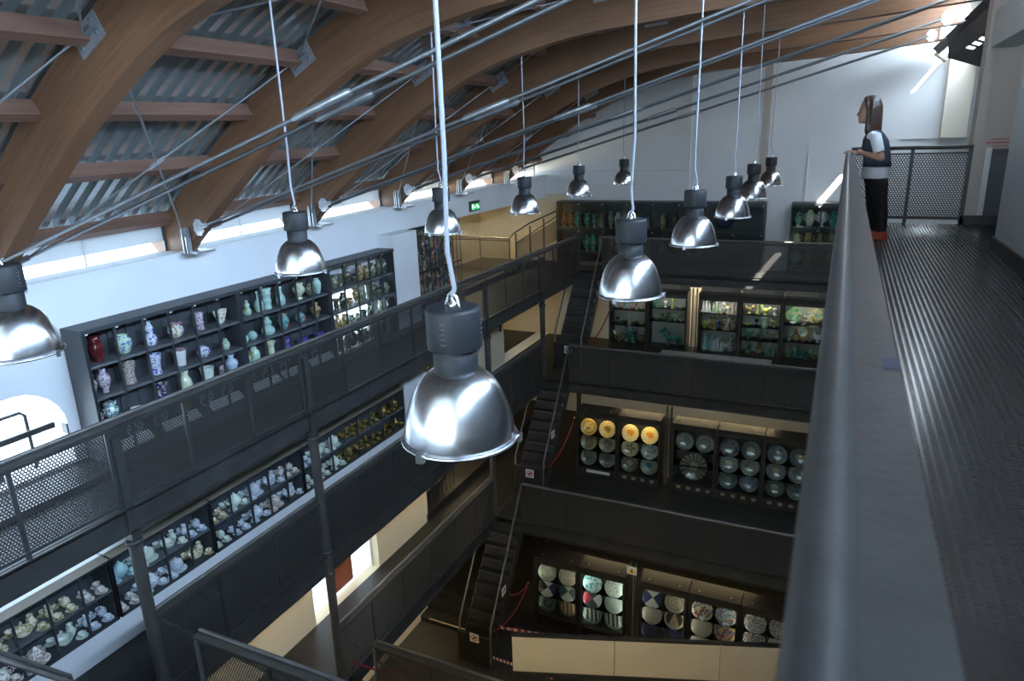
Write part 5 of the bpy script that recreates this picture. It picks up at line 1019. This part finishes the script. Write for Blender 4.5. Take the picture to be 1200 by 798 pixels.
for i in (3, 4, 5): plates(1, i, MY, MZ, [('slate plate with sketch', dk3), ('slate plate with pale figure', dk2), ('blue grey figure plate', dk2), ('grey plate with dark rim', dk), ('green portrait plate' if i > 3 else 'green and dark landscape plate', gn), ('dim brown grey plate', dk3)])
for i in range(6):
    x0, x1 = CX[i]
    for j in range(4 if i else 1): inst(MB().box(-0.05 if i else -0.32, 0.05 if i else 0.32, 0, 0.006, -0.03, 0.05).mesh('label', signw if not i else mat('buff_card', (0.4, 0.35, 0.22), 0.6)), 'label_card', (x0 + 0.2 + j * 0.24 + (0.4 if not i else 0), MY - 0.02, 2.75), (f'long white label board below the first middle-level cabinet' if not i else f'small buff label card, {ORD[j]} under the {ORD[i]} middle-level cabinet'), 'label', 'label cards')
LYf = 12.95; LZ = [1.46, 1.04, 0.62]
for i in range(6): cabinet(2, i, LYf, 0, 0.40, 1.74, 1.88, cabdark, [1.28, 0.85], 0.5, {0: (5, (1, 0.92, 0.72)), 1: (16, (0.88, 1.0, 0.93)), 2: (4, (1, 0.92, 0.75)), 3: (4, (1, 0.92, 0.75)), 4: (4, (1, 0.92, 0.8))}.get(i), 'legs')
wc = P('white_centre', (0.60, 0.60, 0.54), (0.36, 0.40, 0.34), (0.5, 0.5, 0.45), 'plain'); bg_ = P('beige_plain', (0.42, 0.39, 0.32), (0.40, 0.37, 0.30), (0.3, 0.28, 0.2), 'plain'); qd = P('quartered', (0.58, 0.56, 0.48), (0.03, 0.04, 0.14), (0.02, 0.02, 0.025), 'quarter'); ab = P('abstract_tri', (0.55, 0.56, 0.52), (0.10, 0.11, 0.12), (0.05, 0.10, 0.09), 'quarter'); dg = P('dark_green', (0.025, 0.045, 0.04), (0.05, 0.09, 0.07), (0.12, 0.16, 0.13), 'ring', 20); bs = P('brown_stripe', (0.20, 0.11, 0.05), (0.12, 0.09, 0.06), (0.42, 0.36, 0.24), 'stripes')
lf = P('teal_leaf', (0.55, 0.66, 0.62), (0.30, 0.48, 0.46), (0.12, 0.36, 0.36), 'splatter', 14); sp = P('speckled', (0.62, 0.66, 0.58), (0.3, 0.36, 0.28), (0.36, 0.40, 0.32), 'splatter', 34); hf = P('half_red', (0.06, 0.06, 0.07), (0.6, 0.6, 0.55), (0.30, 0.05, 0.06), 'quarter'); gy = P('grey_beige', (0.42, 0.42, 0.37), (0.36, 0.36, 0.31), (0.3, 0.3, 0.3), 'plain'); ds = P('dark_stripe', (0.03, 0.035, 0.03), (0.12, 0.13, 0.11), (0.28, 0.25, 0.19), 'stripes')
nc = P('navy_cross', (0.55, 0.55, 0.52), (0.02, 0.03, 0.10), (0.03, 0.04, 0.12), 'quarter'); br = P('beige_ring', (0.44, 0.40, 0.30), (0.40, 0.37, 0.28), (0.26, 0.22, 0.15), 'ring', 30); tr = P('triangle_plate', (0.035, 0.032, 0.028), (0.40, 0.36, 0.28), (0.44, 0.33, 0.19), 'triangle'); nv = P('navy_plain', (0.012, 0.018, 0.06), (0.012, 0.016, 0.05), (0.02, 0.03, 0.09), 'plain'); nf = P('navy_flower', (0.012, 0.016, 0.055), (0.03, 0.04, 0.10), (0.025, 0.035, 0.13), 'flower')
cf = P('colourful', (0.60, 0.52, 0.36), (0.42, 0.07, 0.05), (0.10, 0.14, 0.24), 'splatter', 15); wb = P('white_blue_lines', (0.55, 0.58, 0.58), (0.42, 0.16, 0.10), (0.16, 0.26, 0.36), 'splatter', 22); cl_ = P('colour_lines', (0.42, 0.32, 0.12), (0.30, 0.06, 0.12), (0.12, 0.10, 0.24), 'splatter', 15); ss = P('black_white_speckle', (0.52, 0.51, 0.48), (0.24, 0.10, 0.09), (0.05, 0.05, 0.05), 'splatter', 40)
LS_ = [[('pale plate with white centre', wc), ('plain beige plate', bg_), ('black white and navy quartered plate', qd), ('white and green black abstract plate', ab), ('dark green plate', dg), ('brown striped plate', bs)], [('teal leaf plate', lf), ('white speckled plate', sp), ('red and black half plate', hf), ('grey beige plate', gy), ('dark diagonal striped plate', ds), ('dark striped plate', ds)], [('white and navy cross plate', nc), ('beige ringed plate', br), ('plain pale beige plate', bg_), ('black plate with brown triangle', tr), ('navy plate', nv), ('navy plate with flower', nf)], [('multicoloured plate', cf), ('white plate with blue lines', wb), ('plain cream beige plate', bg_), ('yellow plate with violet lines', cl_), ('sand beige plate', gy), ('ochre plate', br)], [('black and white speckled plate', ss), ('dark speckled plate', ss), ('red-flecked speckled plate', ss), ('grey speckled plate', sp), ('pale beige plate', bg_), ('ringed plate', br)], [('speckled plate', ss), ('beige plate', bg_), ('navy plate', nv), ('ringed plate', br), ('dark plate', dg), ('grey plate', gy)]]
for i in range(6): plates(2, i, LYf, LZ, LS_[i])
# ================================================================== OTHER FURNITURE AND FITTINGS
t = thing('counter_table', 'long grey counter table with orange edge behind the middle far railing', 'table', (-2.5, 16.9, Z1))
MB().box(-3.85, -1.2, 16.52, 17.12, 5.92, 5.95).build('table_top', mat('grey_laminate', (0.17, 0.17, 0.17), 0.4), t); MB().box(-3.86, -1.19, 16.51, 16.522, 5.915, 5.955).box(-1.2, -1.188, 16.51, 17.12, 5.915, 5.955).build('edge_strip', mat('orange_wood_edge', (0.36, 0.16, 0.04), 0.5), t)
for x in (-3.75, -1.3):
    for y in (16.6, 17.05): MB().box(x - 0.025, x + 0.025, y - 0.025, y + 0.025, Z1, 5.92).build('leg', steel, t)
# ivory free-standing panel on the ground floor
P1, P2 = Vector((-5.30, 10.66, 0)), Vector((0.6, 12.72, 0)); dn = (P2 - P1).normalized()
t = thing('panel_screen', 'long ivory panel screen with dark top rail on the ground floor', 'panel', tuple((P1 + P2) / 2))
u = Vector((0, 0, 1))
for k in range(3):
    a, b = P1.lerp(P2, k / 3), P1.lerp(P2, (k + 1) / 3 - 0.002); MB().bar(a + u * 1.14, b + u * 1.14, 0.03, 0.86).build('ivory_panel', panelm, t)
    MB().bar(a + u * 1.60, b + u * 1.60, 0.07, 0.06).build('top_rail', steel, t); MB().bar(a + u * 0.66, b + u * 0.66, 0.09, 0.08).build('bottom_rail', steel, t)
for k in range(4): p = P1.lerp(P2, k / 3); MB().bar(p + Vector((0, -0.03, 0)), p + Vector((0, -0.03, 0.64)), 0.05, 0.05).build('leg', steel, t)
# steps beside the lower cream wall
t = thing('floor_steps', 'three low dark steps by the cream wall on the ground floor', 'steps', (-7.7, 12.6, 0))
for k in range(3):
    MB().box(-8.44, -7.05, 12.0 + 0.33 * k, 13.0, 0.15 * k, 0.15 * (k + 1)).build('step', deckm, t)
MB().box(-8.2, -7.1, 11.985, 12.0, 0.12, 0.15).build('lit_edge_strip', mat('lit_edge_tone', (0.6, 0.5, 0.35), 0.5), t)  # pale strip stands in for light catching the step edge
# handrail on the cream wall
t = thing('wall_handrail', 'short brown handrail fixed to the cream wall above the steps', 'handrail', (-8.4, 12.0, 1.3)); MB().tube([(-8.36, 11.2, 1.15), (-8.36, 12.6, 1.45)], 0.025, 8).build('rail', mat('brown_rail', (0.12, 0.08, 0.05), 0.4), t); MB().box(-8.45, -8.36, 11.5, 11.53, 1.17, 1.21).box(-8.45, -8.36, 12.3, 12.33, 1.34, 1.38).build('bracket', steel, t)
# white double door with poster, lower walkway
d = empty_struct('door_2', (XW - 0.1, 9.6, Z0), 'bright white double door on the lower walkway')
MB().box(XW - 0.24, XW - 0.22, 8.6, 9.6, Z0 - 0.2, 4.46).build('door_leaf', frost, d); MB().box(XW - 0.24, XW - 0.22, 9.62, 10.58, Z0 - 0.2, 4.46).build('door_leaf', frost, d)
MB().box(XW - 0.26, XW - 0.16, 8.55, 8.61, Z0 - 0.2, 4.5).box(XW - 0.26, XW - 0.16, 10.56, 10.62, Z0 - 0.2, 4.5).box(XW - 0.26, XW - 0.16, 8.55, 10.62, 4.44, 4.5).build('door_frame', white_pl, d)
t = thing('poster', 'red brown poster hanging on the white door of the lower walkway', 'poster', (XW - 0.15, 9.5, 3.3))
MB().box(XW - 0.19, XW - 0.182, 9.15, 9.95, 2.5, 3.95).build('sheet', mat('red_brown_print', (0.26, 0.075, 0.04), 0.6, var=0.2, vscale=3), t)
mb = MB()
for k, (z, a, b) in enumerate([(3.85, 0.05, 0.6), (3.7, 0.1, 0.65), (3.62, 0.1, 0.62), (3.5, 0.05, 0.66), (3.3, 0.3, 0.66), (3.22, 0.3, 0.6), (3.14, 0.3, 0.66), (3.06, 0.3, 0.56)]): mb.box(XW - 0.182, XW - 0.180, 9.15 + a, 9.15 + b, z, z + 0.03)
mb.build('print_lines', mat('orange_print', (0.52, 0.25, 0.08), 0.6), t); MB().ball((XW - 0.183, 9.28, 3.12), 0.004, 0.05, 0.1).ball((XW - 0.183, 9.3, 2.85), 0.004, 0.06, 0.08).build('print_figure', mat('yellow_print', (0.55, 0.36, 0.1), 0.6), t)
# raised step under the upper case, arched door leaf rails
struct(MB().box(XW, -7.78, -5, 12.5, Z2, Z2 + 0.06).build('trim_9', steel))
t = thing('door_gate', 'dark tubular barrier standing in the bright arched doorway', 'gate', (XW - 0.3, 3.7, 7.6))
MB().tube([(XW - 0.2, 2.6, 8.35), (XW - 0.2, 4.45, 8.35), (XW - 0.2, 4.5, 8.3), (XW - 0.2, 4.5, 7.62)], 0.022, 8).build('upper_rail', steel, t); MB().bar((XW - 0.05, 2.6, 8.12), (XW - 0.05, 4.72, 8.12), 0.04, 0.07).build('lower_rail', steel, t); MB().box(XW - 0.24, XW - 0.16, 4.05, 4.11, 7.62, 8.35).build('post', steel, t)
t = thing('door_hinge_plate', 'small dark hinge plate on the arched door reveal', 'hinge', (XW, 4.83, 8.0)); MB().box(XW - 0.12, XW - 0.02, 4.845, 4.862, 7.95, 8.07).build('plate', steel, t); MB().cyl((XW - 0.02, 4.85, 7.94), (XW - 0.02, 4.85, 8.08), 0.01, 6).build('pin', steel, t)
# junction box on the wall below the tea case
t = thing('junction_box', 'grey junction box on the white wall below the tea case', 'socket', (XW, 4.75, 5.12)); MB().box(XW, XW + 0.07, 4.5, 5.0, 5.06, 5.26).build('box_body', mat('grey_box', (0.18, 0.18, 0.18), 0.5), t)
for y in (4.62, 4.78): MB().tube([(XW + 0.07, y, 5.17), (XW + 0.085, y, 5.17)], 0.035, 10).build('socket_face', steel, t)
# exit sign
t = thing('exit_sign', 'green lit exit sign on the white lintel of the side bay', 'sign', (XW, 15.7, 9.7)); MB().box(XW, XW + 0.05, 15.48, 15.98, 9.58, 9.83).build('housing', steel2, t); gsn = emit('green_sign_light', (0.03, 0.45, 0.16), 0.9); MB().box(XW + 0.05, XW + 0.054, 15.52, 15.96, 9.61, 9.76).build('green_face', gsn, t)
wsn = emit('white_sign_light', (0.8, 1, 0.85), 1.2); MB().box(XW + 0.054, XW + 0.058, 15.55, 15.63, 9.68, 9.75).box(XW + 0.054, XW + 0.058, 15.575, 15.61, 9.63, 9.70).box(XW + 0.054, XW + 0.058, 15.66, 15.76, 9.67, 9.69).prism([(15.78, 9.70), (15.88, 9.70), (15.93, 9.66), (15.86, 9.63), (15.80, 9.75)], XW + 0.054, XW + 0.058, 'x').build('pictogram', wsn, t)
# grilles with mosaics of shards behind, side bay
def grille(label, y0, y1, z0, z1, lv):
    t = thing('bar_grille', label, 'grille', (XW - 0.15, (y0 + y1) / 2, z0), 'side bay grilles'); n = int((y1 - y0) / 0.17)
    for i in range(n + 1): y = y0 + (y1 - y0) * i / n; MB().box(XW - 0.155, XW - 0.14, y - 0.009, y + 0.009, z0, z1).build('bar', steel, t)
    MB().box(XW - 0.165, XW - 0.135, y0, y1, z0 + 0.9, z0 + 0.94).build('cross_bar', steel, t); MB().box(XW - 0.165, XW - 0.135, y0, y1, z1 - 0.06, z1).build('top_bar', steel, t)
    mm = bpy.data.materials.get('shard_mosaic')
    if not mm:
        mm = bpy.data.materials.new('shard_mosaic'); mm.use_nodes = True; N, L = nt(mm); b = N['Principled BSDF']; b.inputs['Roughness'].default_value = 0.3
        tc = N.new('ShaderNodeTexCoord'); v = N.new('ShaderNodeTexVoronoi'); v.inputs['Scale'].default_value = 9; L.new(tc.outputs['Object'], v.inputs['Vector']); r = N.new('ShaderNodeValToRGB'); r.color_ramp.interpolation = 'CONSTANT'; e = r.color_ramp.elements
        e[0].position = 0; e[0].color = (0.07, 0.08, 0.07, 1); e[1].position = 0.35; e[1].color = (0.22, 0.27, 0.18, 1)
        for p_, c_ in ((0.5, (0.42, 0.32, 0.2)), (0.62, (0.14, 0.22, 0.32)), (0.74, (0.62, 0.55, 0.45)), (0.86, (0.42, 0.14, 0.1))): x = e.new(p_); x.color = (*c_, 1)
        s = N.new('ShaderNodeSeparateXYZ'); L.new(v.outputs['Color'], s.inputs[0]); L.new(s.outputs[0], r.inputs[0]); L.new(r.outputs[0], b.inputs['Base Color'])
    q = thing('shard_display', f'multicoloured ceramic shard wall behind the {lv} bar grille', 'display', (XW - 0.6, (y0 + y1) / 2, z0), 'shard walls'); rd = random.Random(lv)
    MB().box(XW - 0.62, XW - 0.58, y0, y1 + 0.3, z0, z1).build('backing', mm, q); mb = MB()
    for i in range(110): mb.ball((XW - 0.57, rd.uniform(y0, y1 + 0.3), rd.uniform(z0, z1)), rd.uniform(0.02, 0.05), rd.uniform(0.04, 0.1), rd.uniform(0.04, 0.1), 6, 4)
    o = mb.build('shards', mm, q); o['kind'] = 'stuff'
grille('tall dark bar grille beside the white pillar, upper level', 12.68, 15.2, Z2, 9.46, 'upper'); grille('dark bar grille on the lower walkway beyond the cream wall', 12.68, 14.2, Z0, 4.75, 'lower'); grille('dark bar grille beside the tea case end, middle level', 12.68, 13.6, Z1, 7.15, 'middle')
railing('dark railing in the side bay before the cream wall', 'x', 18.4, -10.7, -8.75, Z2, 0.95, flat=True, side=-1)
t = thing('ramp_railing', 'sloping dark handrail rising beside the wide far case', 'railing', (-8.4, 19.3, Z2))
MB().tube([(-8.75, 18.4, 8.1), (-8.75, 18.4, 8.5), (-8.72, 18.7, 8.62), (-8.3, 18.9, 8.9), (-8.0, 20.4, 9.12)], 0.022, 8).build('handrail', steel, t); MB().tube([(-8.7, 18.7, 8.3), (-8.0, 20.4, 8.95)], 0.016, 6).build('middle_rail', steel, t)
for k in range(4): f = k / 3; MB().box(-8.7 + 0.7 * f - 0.018, -8.7 + 0.7 * f + 0.018, 18.75 + 1.6 * f - 0.018, 18.75 + 1.6 * f + 0.018, Z2, 8.6 + 0.5 * f).build('post', steel, t)
MB().add([(-8.7, 18.75, 7.75), (-8.0, 20.4, 8.2), (-8.0, 20.4, 8.85), (-8.7, 18.75, 8.3)], [(0, 1, 2, 3)]).build('perforated_panel', perf, t)
# cream stair in the side bay, middle level
t = thing('side_stair', 'cream masonry stair with dark rail seen under the upper walkway', 'stairs', (-8.6, 16.5, Z1))
for k in range(9): MB().box(-9.6, -8.5, 14.6 + 0.30 * k, 14.9 + 0.30 * k, Z1, Z1 + 0.19 * (k + 1)).build('step', creamw if k % 1 == 0 else deckm, t)
MB().tube([(-8.46, 14.3, 6.05), (-8.46, 14.6, 6.1), (-8.46, 17.3, 7.15)], 0.024, 8).build('handrail', steel2, t)
for k in range(4): MB().box(-8.48, -8.44, 14.6 + 0.8 * k, 14.64 + 0.8 * k, Z1 + 0.1 + 0.3 * k, 6.1 + 0.31 * k).build('baluster', steel, t)
railing('dark railing of the side bay on the middle level', 'y', -8.3, 12.7, 14.6, Z1, 0.95, side=-1)
# strip lights under the walkways and in the side bay
WARM = (1.0, 0.79, 0.44)
def striplight(label, x, y, z, ln, power, ax='y', dirn=(0, 0, -1)):
    t = thing('strip_light', label, 'lamp', (x, y, z), 'strip lights'); h = ln / 2
    bx = (lambda w_, z0, z1: MB().box(x - w_, x + w_, y - h, y + h, z0, z1)) if ax == 'y' else (lambda w_, z0, z1: MB().box(x - h, x + h, y - w_, y + w_, z0, z1))
    bx(0.06, z - 0.03, z).build('housing', steel, t); bx(0.035, z - 0.045, z - 0.03).build('diffuser', emit('warm_diffuser', WARM, 2.0) if 'warm_diffuser' not in bpy.data.materials else bpy.data.materials['warm_diffuser'], t)
    o = area('strip_light_glow', (x, y, z - 0.06), dirn, *((0.08, ln) if (ax == 'y' and dirn[0] == 0) else (ln, 0.08)), power, WARM)
for k, y in enumerate((2.5, 6.0, 9.5, 13.0)): striplight(f'warm strip light under the middle walkway, {ORD[k]} from the camera', -7.12, y, Z1 - 0.24, 1.6, 22, dirn=(-1, 0, -0.45))
for k, y in enumerate((4.0, 8.5, 11.5)): striplight(f'warm strip light under the lower walkway, {ORD[k]} from the camera', -7.12, y, Z0 - 0.3, 1.6, 16, dirn=(-1, 0, -0.4))
for k, (y, z) in enumerate(((17.2, 9.5), (14.0, 9.5), (17.0, 7.15), (15.5, 4.75))): striplight(f'warm strip light in the side bay ceiling, {ORD[k]}', -9.6, y, z, 1.4, (60, 30, 34, 18)[k])
for k, (y, z) in enumerate(((17.6, Z2 - 0.24 - 0.1), (15.0, Z1 - 0.34), (11.6, 3.2))):
    if k < 2: striplight(f"warm strip light under the {('upper', 'middle')[k]} far deck", -3.0, FARY[(Z2, Z1)[k]] + 0.9, z + 0.1, 4.0, 26, 'x')
striplight('added warm fill light under the lower far deck above the plate cabinets', -3.0, 14.2, Z0 - 0.24, 4.0, 18, 'x')  # fixture added to brighten and warm the dark lowest level
striplight('added warm fill light under the near edge of the lower cross deck', -3.0, 7.1, Z0 - 0.24, 4.0, 46, 'x', (0, 1, -0.05))  # unseen fixture added to light the ivory panel and lowest cabinets
striplight('added warm fill light under the near edge of the middle cross deck', -3.0, 4.1, Z1 - 0.24, 4.0, 46, 'x', (0, 1, -0.12))  # unseen fixture added to warm the far railings and cabinets

# ================================================================== THE WOMAN AT THE RAILING
YW = 9.40
def rings(mb, L, n=18, arc=None, caps=True):
    """stack of elliptical rings (cx, cy, z, rx, ry); arc=(a0,a1) leaves the ring open"""
    vs = []; full = arc is None; m = n if full else n + 1
    for cx, cy, z, rx, ry in L:
        for k in range(m):
            a = 2 * PI * k / n if full else arc[0] + (arc[1] - arc[0]) * k / n; vs.append((cx + rx * math.cos(a), cy + ry * math.sin(a), z))
    q = n if full else n
    fs = [(i * m + k, i * m + (k + 1) % m, (i + 1) * m + (k + 1) % m, (i + 1) * m + k) for i in range(len(L) - 1) for k in range(q)]
    mb.add(vs, fs, True)
    if caps and full: mb.add(vs[:m], [tuple(range(m))[::-1]]); mb.add(vs[-m:], [tuple(range(m))])
    return mb
pw = thing('person', 'woman in denim vest and white shirt leaning on the balcony rail, facing left', 'person', (0.42, YW, ZT))
skin = mat('skin', (0.42, 0.22, 0.15), 0.5); hairm = mat('dark_brown_hair', (0.045, 0.022, 0.014), 0.4, var=0.4, vscale=60); shirt = mat('white_cotton', (0.72, 0.70, 0.70), 0.8, bump=0.2, bscale=25); denim = mat('dark_denim', (0.034, 0.042, 0.060), 0.8, bump=0.2, bscale=90, var=0.35, vscale=14); pants = mat('black_trousers', (0.012, 0.012, 0.014), 0.8); shoe = mat('red_shoes', (0.42, 0.05, 0.02), 0.5); lipm = mat('lips', (0.38, 0.10, 0.09), 0.4); eyem = mat('dark_eye', (0.02, 0.015, 0.012), 0.3)
mb = MB()
# head and neck
rings(mb, [(0.16, YW, 11.345, 0.035, 0.03), (0.155, YW, 11.36, 0.058, 0.045), (0.165, YW, 11.39, 0.078, 0.058), (0.178, YW, 11.43, 0.090, 0.068), (0.188, YW, 11.48, 0.098, 0.074), (0.193, YW, 11.53, 0.098, 0.075), (0.195, YW, 11.58, 0.084, 0.066), (0.197, YW, 11.615, 0.055, 0.045), (0.2, YW, 11.632, 0.02, 0.018)], 20)
mb.tube([(0.098, YW, 11.485), (0.082, YW, 11.462), (0.074, YW, 11.442), (0.095, YW, 11.434)], [0.008, 0.011, 0.0125, 0.010], 8)      # nose
mb.ball((0.100, YW, 11.405), 0.012, 0.022, 0.010, 8, 5); mb.ball((0.108, YW, 11.362), 0.016, 0.022, 0.014, 8, 5); mb.ball((0.098, YW, 11.50), 0.014, 0.04, 0.012, 8, 5)
mb.tube([(0.235, YW, 11.25), (0.215, YW, 11.33), (0.205, YW, 11.42)], [0.056, 0.048, 0.05], 14)
# torso, hips and legs under the clothes
rings(mb, [(0.335, YW, 10.80, 0.105, 0.155), (0.33, YW, 10.92, 0.09, 0.13), (0.30, YW, 11.05, 0.10, 0.145), (0.285, YW, 11.14, 0.105, 0.16), (0.275, YW, 11.21, 0.085, 0.165), (0.255, YW, 11.26, 0.055, 0.10)], 18)
for s in (-1, 1):
    mb.tube([(0.335, YW + s * 0.075, 10.86), (0.37, YW + s * 0.08, 10.62), (0.385, YW + s * 0.08, 10.48), (0.41 - s * 0.03, YW + s * 0.08, 10.30), (0.428 - s * 0.03, YW + s * 0.08, 10.10)], [0.085, 0.078, 0.056, 0.052, 0.036], 14)
    mb.ball((0.39 - s * 0.03, YW + s * 0.08, 10.07), 0.09, 0.036, 0.04)
    # arms: upper arm hangs, forearm reaches the rail
    e = Vector((0.365, YW + s * 0.20, 10.955)); sh = Vector((0.285, YW + s * 0.165, 11.20)); wr = Vector((0.115, YW + s * 0.09 - 0.03, 11.035))
    mb.tube([sh, sh.lerp(e, 0.5), e], [0.05, 0.043, 0.037], 12); mb.tube([e, e.lerp(wr, 0.35), wr], [0.037, 0.036, 0.024], 12); mb.ball(tuple(e), 0.037, 0.037, 0.037)
    # hand resting on the rail: palm, four fingers curled over the tube, thumb to the side
    pm_ = wr + Vector((-0.05, 0, -0.004)); mb.ball(tuple(pm_), 0.05, 0.036, 0.016)
    for j, (dy, ln) in enumerate(((-0.027, 0.062), (-0.009, 0.072), (0.009, 0.068), (0.026, 0.052))):
        b = pm_ + Vector((-0.035, dy, 0.002)); mb.tube([b, b + Vector((-ln * 0.45, dy * 0.15, 0.004)), b + Vector((-ln * 0.8, dy * 0.2, -0.010)), b + Vector((-ln * 0.92, dy * 0.2, -0.026))], [0.0095, 0.009, 0.0082, 0.007], 7)
    b = pm_ + Vector((0.01, -s * 0.03, 0.0)); mb.tube([b, b + Vector((-0.03, -s * 0.018, 0.0)), b + Vector((-0.052, -s * 0.020, -0.008))], [0.012, 0.010, 0.008], 7)
body = mb.build('body', skin, pw)
r_ = body.modifiers.new('remesh', 'REMESH'); r_.mode = 'VOXEL'; r_.voxel_size = 0.0055; r_.use_smooth_shade = True; s_ = body.modifiers.new('smooth', 'SMOOTH'); s_.factor = 0.5; s_.iterations = 4
for s in (-1, 1): MB().ball((0.112, YW + s * 0.036, 11.472), 0.010, 0.013, 0.008, 8, 5).build('eye', eyem, pw); MB().tube([(0.102, YW + s * 0.018, 11.494), (0.104, YW + s * 0.04, 11.499), (0.120, YW + s * 0.055, 11.494)], 0.004, 5).build('eyebrow', hairm, pw); MB().ball((0.205, YW + s * 0.076, 11.45), 0.018, 0.008, 0.028, 8, 5).build('ear', skin, pw)
MB().ball((0.094, YW, 11.402), 0.009, 0.020, 0.007, 8, 5).build('lips', lipm, pw)
# hair: cap and long lengths falling on the shoulders, parted at the face
mb = MB()
rings(mb, [(0.275, YW, 11.18, 0.06, 0.085), (0.280, YW, 11.26, 0.066, 0.098), (0.270, YW, 11.34, 0.072, 0.102), (0.258, YW, 11.44, 0.080, 0.100), (0.240, YW, 11.53, 0.092, 0.096), (0.213, YW, 11.60, 0.094, 0.085), (0.205, YW, 11.645, 0.062, 0.055), (0.203, YW, 11.655, 0.02, 0.02)], 20)
for s in (-1, 1): mb.tube([(0.155, YW + s * 0.03, 11.632), (0.165, YW + s * 0.068, 11.57), (0.188, YW + s * 0.082, 11.47), (0.196, YW + s * 0.085, 11.36), (0.195, YW + s * 0.09, 11.26), (0.20, YW + s * 0.09, 11.20)], [0.028, 0.026, 0.024, 0.030, 0.030, 0.012], 8); mb.tube([(0.22, YW + s * 0.05, 11.60), (0.225, YW + s * 0.085, 11.5), (0.235, YW + s * 0.09, 11.35), (0.24, YW + s * 0.095, 11.2)], [0.04, 0.035, 0.04, 0.02], 8)
hair = mb.build('hair', hairm, pw); r_ = hair.modifiers.new('remesh', 'REMESH'); r_.mode = 'VOXEL'; r_.voxel_size = 0.008; r_.use_smooth_shade = True
# white shirt with short sleeves, open denim vest, trousers, shoes
mb = rings(MB(), [(0.33, YW, 10.725, 0.155, 0.190), (0.33, YW, 10.83, 0.148, 0.180), (0.32, YW, 10.95, 0.132, 0.160), (0.295, YW, 11.08, 0.136, 0.168), (0.28, YW, 11.17, 0.126, 0.178), (0.268, YW, 11.235, 0.085, 0.165), (0.25, YW, 11.275, 0.062, 0.085)], 20)
for s in (-1, 1): mb.tube([(0.28, YW + s * 0.14, 11.215), (0.305, YW + s * 0.182, 11.13), (0.338, YW + s * 0.197, 11.02)], [0.062, 0.062, 0.060], 14)
o = mb.build('shirt', shirt, pw); r_ = o.modifiers.new('remesh', 'REMESH'); r_.mode = 'VOXEL'; r_.voxel_size = 0.009; r_.use_smooth_shade = True
mb = rings(MB(), [(0.33, YW, 10.86, 0.158, 0.190), (0.323, YW, 10.95, 0.148, 0.174), (0.302, YW, 11.07, 0.152, 0.178), (0.288, YW, 11.15, 0.144, 0.182), (0.278, YW, 11.215, 0.108, 0.165), (0.262, YW, 11.262, 0.082, 0.115), (0.255, YW, 11.285, 0.068, 0.08)], 26, arc=(-PI + 0.42, PI - 0.42))
o = mb.build('denim_vest', denim, pw); q = o.modifiers.new('thick', 'SOLIDIFY'); q.thickness = 0.010
for s in (-1, 1): MB().tube([(0.165, YW + s * 0.075, 11.06), (0.172, YW + s * 0.078, 11.12), (0.178, YW + s * 0.075, 11.18)], [0.012, 0.016, 0.008], 6).build('vest_lapel', denim, pw)
mb = rings(MB(), [(0.345, YW, 10.64, 0.112, 0.16), (0.335, YW, 10.74, 0.138, 0.176), (0.332, YW, 10.84, 0.128, 0.165), (0.332, YW, 10.90, 0.100, 0.148)], 18)
for s in (-1, 1): mb.tube([(0.338, YW + s * 0.07, 10.74), (0.352 - s * 0.02, YW + s * 0.08, 10.66), (0.37 - s * 0.035, YW + s * 0.08, 10.48), (0.405 - s * 0.035, YW + s * 0.08, 10.30), (0.428 - s * 0.03, YW + s * 0.08, 10.11)], [0.098, 0.104, 0.080, 0.072, 0.054], 14)
o = mb.build('trousers', pants, pw); r_ = o.modifiers.new('remesh', 'REMESH'); r_.mode = 'VOXEL'; r_.voxel_size = 0.009; r_.use_smooth_shade = True
for s in (-1, 1): mb = MB(); rings(mb, [(q - s * 0.03, YW + s * 0.08, ZT + a, b, c) for q, a, b, c in ((0.385, 0, 0.118, 0.042), (0.385, 0.02, 0.120, 0.044), (0.392, 0.05, 0.108, 0.042), (0.42, 0.085, 0.065, 0.040), (0.426, 0.10, 0.052, 0.038))], 16); o = mb.build('shoe', shoe, pw)
